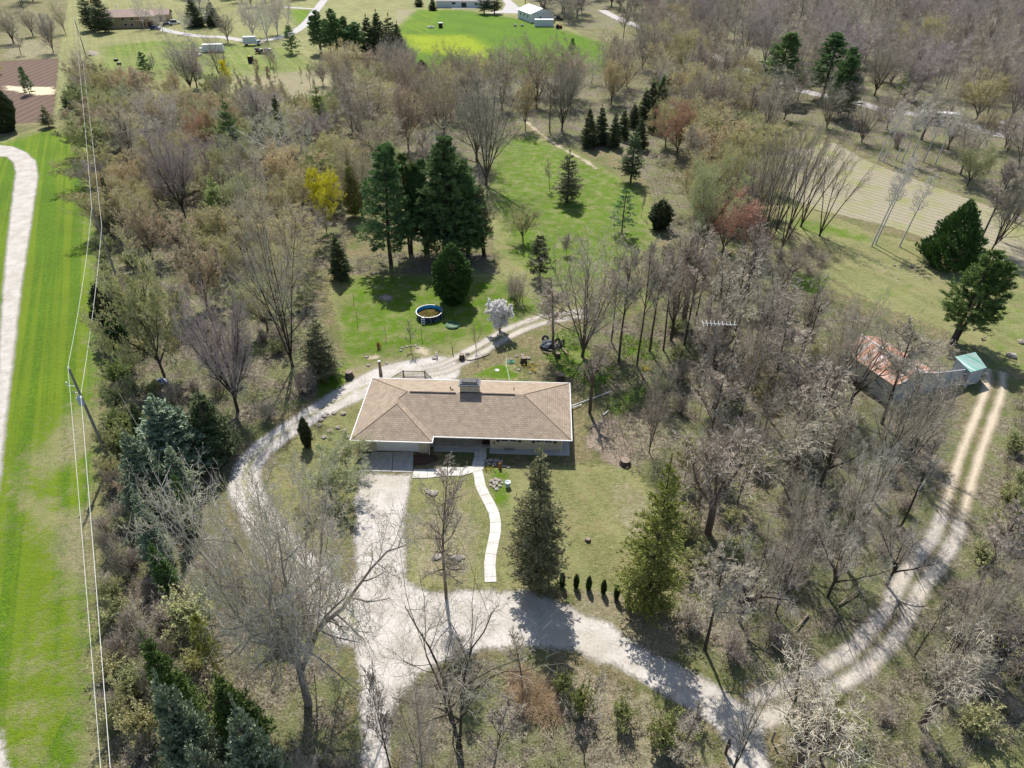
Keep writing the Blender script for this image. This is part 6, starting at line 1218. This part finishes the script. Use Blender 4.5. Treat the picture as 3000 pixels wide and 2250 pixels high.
hc = W(263,62); fh = gable_house('far_ranch_house',(hc.x,hc.y+6,0),24,10,4.4,2.0,R(12),M_tanw,M_rfb,'long tan two-storey ranch house with brown roof far at upper left','house',
  wins=[(x,0,3.4,1.4,1.0,'f') for x in (-8,-4,0,3.5)]+[(x,0,1.3,1.4,1.0,'f') for x in (-5,0.5,3)],doors=[(7.5,1.2,2.2,M_redp),(10.3,2.2,2.3,M_brownp)],hip=True,over=.9)
MB().box((7,-6,2.9),(3.5,2.4,.3)).build('porch_roof', M_rfb, fh); MB().box((-3,2,7.2),(.3,.3,1.2)).build('chimney', M_white, fh)
g2 = W(335,48); gable_house('far_garage',(g2.x,g2.y+6,0),9,8,2.8,1.5,R(12),M_tanw,M_rfb,'tan garage wing beside the far ranch house','garage',doors=[(-1,4.5,2.2,M_brownp)])
hc = W(1003,17); gable_house('white_house',(hc.x,hc.y+6,0),27,11,3.0,1.9,R(-2),M_whw,plain('mauve_far_roof',(.40,.36,.35),(.33,.29,.28),.8,.9),'long white house cut off by the top picture edge','house',wins=[(-5,0,1.9,2.2,1.1,'f'),(6,0,1.7,1.6,1.2,'f')],doors=[(0,2.4,2.2,M_glass)])
o = tag(prism([(hc.x-6,hc.y-3),(hc.x+6,hc.y-3),(hc.x+6,hc.y+.3),(hc.x-6,hc.y+.3)],0,.15).build('patio', M_walk), kind='structure')
b1 = W(1160,46); gable_house('white_pole_barn',(b1.x-.5,b1.y+4.6,0),15,11,3.6,1.7,R(-68),M_whw,M_whr,'white pole barn with bright metal roof beside the far woods','barn',wins=[(-4,0,2.2,1.0,1.4,'f'),(0,0,2.2,1.0,1.4,'f'),(4,0,2.2,1.0,1.4,'f'),(0,-1,1.8,1.0,1.2,'r')])
e = thing('cargo_container',1175,57,'white storage container in front of the white pole barn','container'); MB().box((0,0,1.4),(8.0,2.6,2.6)).build('box', M_whw, e); MB().box((0,0,2.74),(8.1,2.7,.08)).build('lid', M_whr, e); MB().box((4.02,0,1.4),(.05,2.3,2.3)).build('door', M_greym, e)
def car(name, px, py, rz, col, label, cat, L=4.5, Wd=1.8, H=1.45, kind='sedan', rot=None, group=None):
    e = thing(name, px, py, label, cat, rz, group); M = plain(name+'_paint', col, tuple(c*.85 for c in col), 1, .3)
    mb = MB(); y = Wd/2; prof = {'sedan':[(-.5,.3),(-.5,.62),(-.34,.66),(.22,.66),(.48,.58),(.5,.3)],'truck':[(-.5,.35),(-.5,.72),(-.05,.72),(.2,.72),(.47,.68),(.5,.35)]}[kind]
    pl = [(a*L,b_*1.25) for a,b_ in prof]
    mb.poly([(a,-y,b_) for a,b_ in pl][::-1]); mb.poly([(a,y,b_) for a,b_ in pl])
    for (a,b_),(c,d) in zip(pl,pl[1:]+pl[:1]): mb.poly([(a,-y,b_),(c,-y,d),(c,y,d),(a,y,b_)][::-1])
    mb.build('body', M, e); cx0,cx1 = (-.36,.2) if kind=='sedan' else (-.12,.24)
    z0 = .8 if kind=='sedan' else .88; cb = MB().box(((cx0+cx1)/2*L,0,(z0+H)/2),((cx1-cx0)*L,Wd*.92,H-z0),taper=.74).build('cabin', M_glass, e); MB().box(((cx0+cx1)/2*L,0,H+.01),((cx1-cx0)*L*.72,Wd*.68,.05)).build('roof', M, cb)
    for sx in (-.32,.32):
        for sy in (-1,1): wl = MB().lathe([(0,-.11),(.33,-.11),(.33,.11),(0,.11)],n=12).build('wheel', M_rub, e); wl.rotation_euler = (R(90),0,0); wl.location = (sx*L,sy*(y-.08),.33)
    for sy in (-1,1): MB().box((.5*L+.01,sy*y*.7,.62),(.04,.3,.14)).build('headlight', M_white, e)
    return e
car('blue_car',336,64,R(-5),(.03,.04,.16),'dark blue car parked right of the far ranch house','car')
car('white_car',378,52,R(20),(.62,.64,.72),'pale silver car behind the pale trees at the far drive','car',L=5,H=1.7)
car('dark_car',362,56,R(20),(.10,.10,.13),'dark car next to the pale silver car at the far drive','car')
car('white_sedan',424,120,R(-30),(.7,.7,.74),'white low car behind the dark many-stemmed meadow tree','car')
car('dark_pickup',1203,44,R(10),(.02,.025,.04),'black pickup parked right of the white pole barn','pickup',kind='truck',L=5.6,H=1.9)
bt = thing('box_truck',546,98,'white box truck on the grass beside the far drive','truck',R(8)); MB().box((-.8,0,1.9),(4.6,2.2,2.4)).build('cargo_box', M_whw, bt); MB().box((2.3,0,1.1),(1.4,2.0,1.4),taper=.85).build('cab', M_white, bt); MB().box((2.6,0,1.45),(.9,2.02,.5)).build('windscreen', M_glass, bt)
for sx in (-2.2,2.2):
    for sy in (-1,1): wl = MB().lathe([(0,-.12),(.42,-.12),(.42,.12),(0,.12)],n=12).build('wheel', M_rub, bt); wl.rotation_euler = (R(90),0,0); wl.location = (sx,sy*.95,.42)
cp = thing('covered_camper',462,112,'camper under a white cover behind meadow trees','camper',R(8)); MB().box((0,0,1.5),(7.6,2.5,2.3),taper=.93).build('cover', M_white, cp); MB().box((-4.3,0,1.0),(1.2,1.4,.9)).build('nose', M_white, cp)
for sy in (-1,1): wl = MB().lathe([(0,-.12),(.4,-.12),(.4,.12),(0,.12)],n=12).build('wheel', M_rub, cp); wl.rotation_euler = (R(90),0,0); wl.location = (0,sy*1.2,.38)
tl = thing('loaded_trailer',569,116,'flat trailer piled with red and grey junk beyond the meadow','trailer',R(-12)); MB().box((0,0,.6),(6.2,2.2,.15)).build('bed', M_brownp, tl); mb = MB(); rr = random.Random(4)
for k in range(26): mb.box((rr.uniform(-2.7,2.7),rr.uniform(-.8,.8),rr.uniform(.8,1.7)),(rr.uniform(.4,1.8),rr.uniform(.3,.8),rr.uniform(.2,.6)),rr.choice([0,1,2]),rr.uniform(0,3),rr.uniform(-.2,.2))
mb.build('load', [plain('red_junk',(.33,.05,.05),(.2,.03,.03)),M_greym,plain('mauve_junk',(.25,.2,.28),(.15,.12,.17))], tl)
for sx in (-.6,.6):
    for sy in (-1,1): wl = MB().lathe([(0,-.1),(.36,-.1),(.36,.1),(0,.1)],n=12).build('wheel', M_rub, tl); wl.rotation_euler = (R(90),0,0); wl.location = (sx,sy*1.15,.36)
rv = thing('motorhome',2025,268,'white motorhome with dark lower side between the far trees','motorhome',R(-22)); MB().box((0,0,2.35),(9.5,2.5,1.3),taper=.95).build('roof', M_white, rv); MB().box((0,0,1.1),(9.6,2.52,1.3)).build('body', plain('grey_body',(.22,.22,.25),(.15,.15,.17)), rv)
MB().box((0,-1.29,2.0),(7.6,.03,.6)).build('window_band', M_glass, rv)
for sx in (-3,3):
    for sy in (-1,1): wl = MB().lathe([(0,-.13),(.48,-.13),(.48,.13),(0,.13)],n=12).build('wheel', M_rub, rv); wl.rotation_euler = (R(90),0,0); wl.location = (sx,sy*1.2,.48)
car('blue_pickup',2070,292,R(-22),(.05,.10,.18),'dark blue vehicle in the bushes right of the motorhome','car',kind='truck',L=5.2,H=1.8)
tr = thing('red_tractor',1207,62,'small red tractor beside the white storage container','tractor',.4); MB().box((.3,0,.9),(1.8,.8,.7)).build('hood', plain('tractor_red',(.35,.03,.03),(.25,.02,.02)), tr); MB().box((-.6,0,1.2),(.7,.9,.9)).build('seat', M_dark, tr)
for sx,r_ in ((-.6,.6),(1.0,.4)):
    for sy in (-1,1): wl = MB().lathe([(0,-.15),(r_,-.15),(r_,.15),(0,.15)],n=12).build('wheel', M_rub, tr); wl.rotation_euler = (R(90),0,0); wl.location = (sx,sy*.6,r_)
tr = thing('utility_cart',1190,50,'red open cart between the pole barn and the black pickup','cart',.1); MB().box((0,0,.8),(3.0,1.6,.6)).build('tub', plain('cart_red',(.25,.03,.04),(.18,.02,.03)), tr); MB().box((0,0,1.13),(2.7,1.3,.08)).build('inside', M_dark, tr)
for sy in (-1,1): wl = MB().lathe([(0,-.1),(.38,-.1),(.38,.1),(0,.1)],n=12).build('wheel', M_rub, tr); wl.rotation_euler = (R(90),0,0); wl.location = (0,sy*.85,.38)
for k,(x,y,lb) in enumerate([(931,60,'white fire ring on the bright field'),(1140,56,'small heap by the container left wheel')][:1]):
    e = thing('fire_ring',x,y,lb,'fire ring'); MB().lathe([(1.4,0),(1.4,.5),(1.0,.5),(.9,.1),(0,.1)],n=14).build('ring', M_walk, e); MB().lathe([(0,.15),(.88,.15)],n=12).build('ash', M_dark, e)
e = thing('dark_stand',952,60,'dark deer stand box beside the fire ring','hunting blind'); MB().box((0,0,.9),(1.6,1.6,1.8)).build('box', M_dark, e); MB().box((0,0,1.9),(1.8,1.8,.12)).build('lid', M_greym, e)
e = thing('dark_crate',543,136,'dark box with a yellow top on the far meadow','crate'); MB().box((0,0,1.1),(1.6,1.6,2.0)).build('box', M_dark, e); MB().box((-.3,0,2.15),(.7,1.2,.12)).build('lid', plain('yellow_lid',(.6,.5,.05),(.5,.4,.04)), e)
for k,(x,y) in enumerate([(251,132),(258,140),(1113,57),(1128,57)]):
    e = thing('yard_block',x,y,['left small white and dark block on the upper meadow','right small white and dark block on the upper meadow','left small pale block on the bright field','right small pale block on the bright field'][k],'block'); MB().box((0,0,.3),(1.2,.9,.6)).build('base', M_dark if k<2 else M_rock, e); MB().box((0,0,.72),(.8,.6,.24)).build('top', M_walk, e)
for k in range(9):
    x,y = 222+k*2.9+(k%3)*1.2, 187-(k%4)*2; o = link('rock', rk[k%5]); q = W(x,y); o.location=(q.x,q.y,.3); o.scale=(2.2,2,1.6); tag(o,'white stone in the row beside the lone upper spruce','rock','white stones beside the lone upper spruce'); o.data = o.data
e = thing('white_debris',768,236,'white boulder pile seen through the middle wood','rock'); link('boulder', rk[1], e, (0,0,.4)).scale=(3.5,2.5,2); link('boulder', rk[2], e, (2.2,.5,.3)).scale=(2.5,2,1.6)
o = tag(MB().bar(W(207,118)+Vector((0,0,.1)),W(207,118)+Vector((.1,0,.3)),2.6,n=14,r2=1.6).build('brush_ring', M_stick),'grey brush pile round the foot of the far power pole','brush pile')
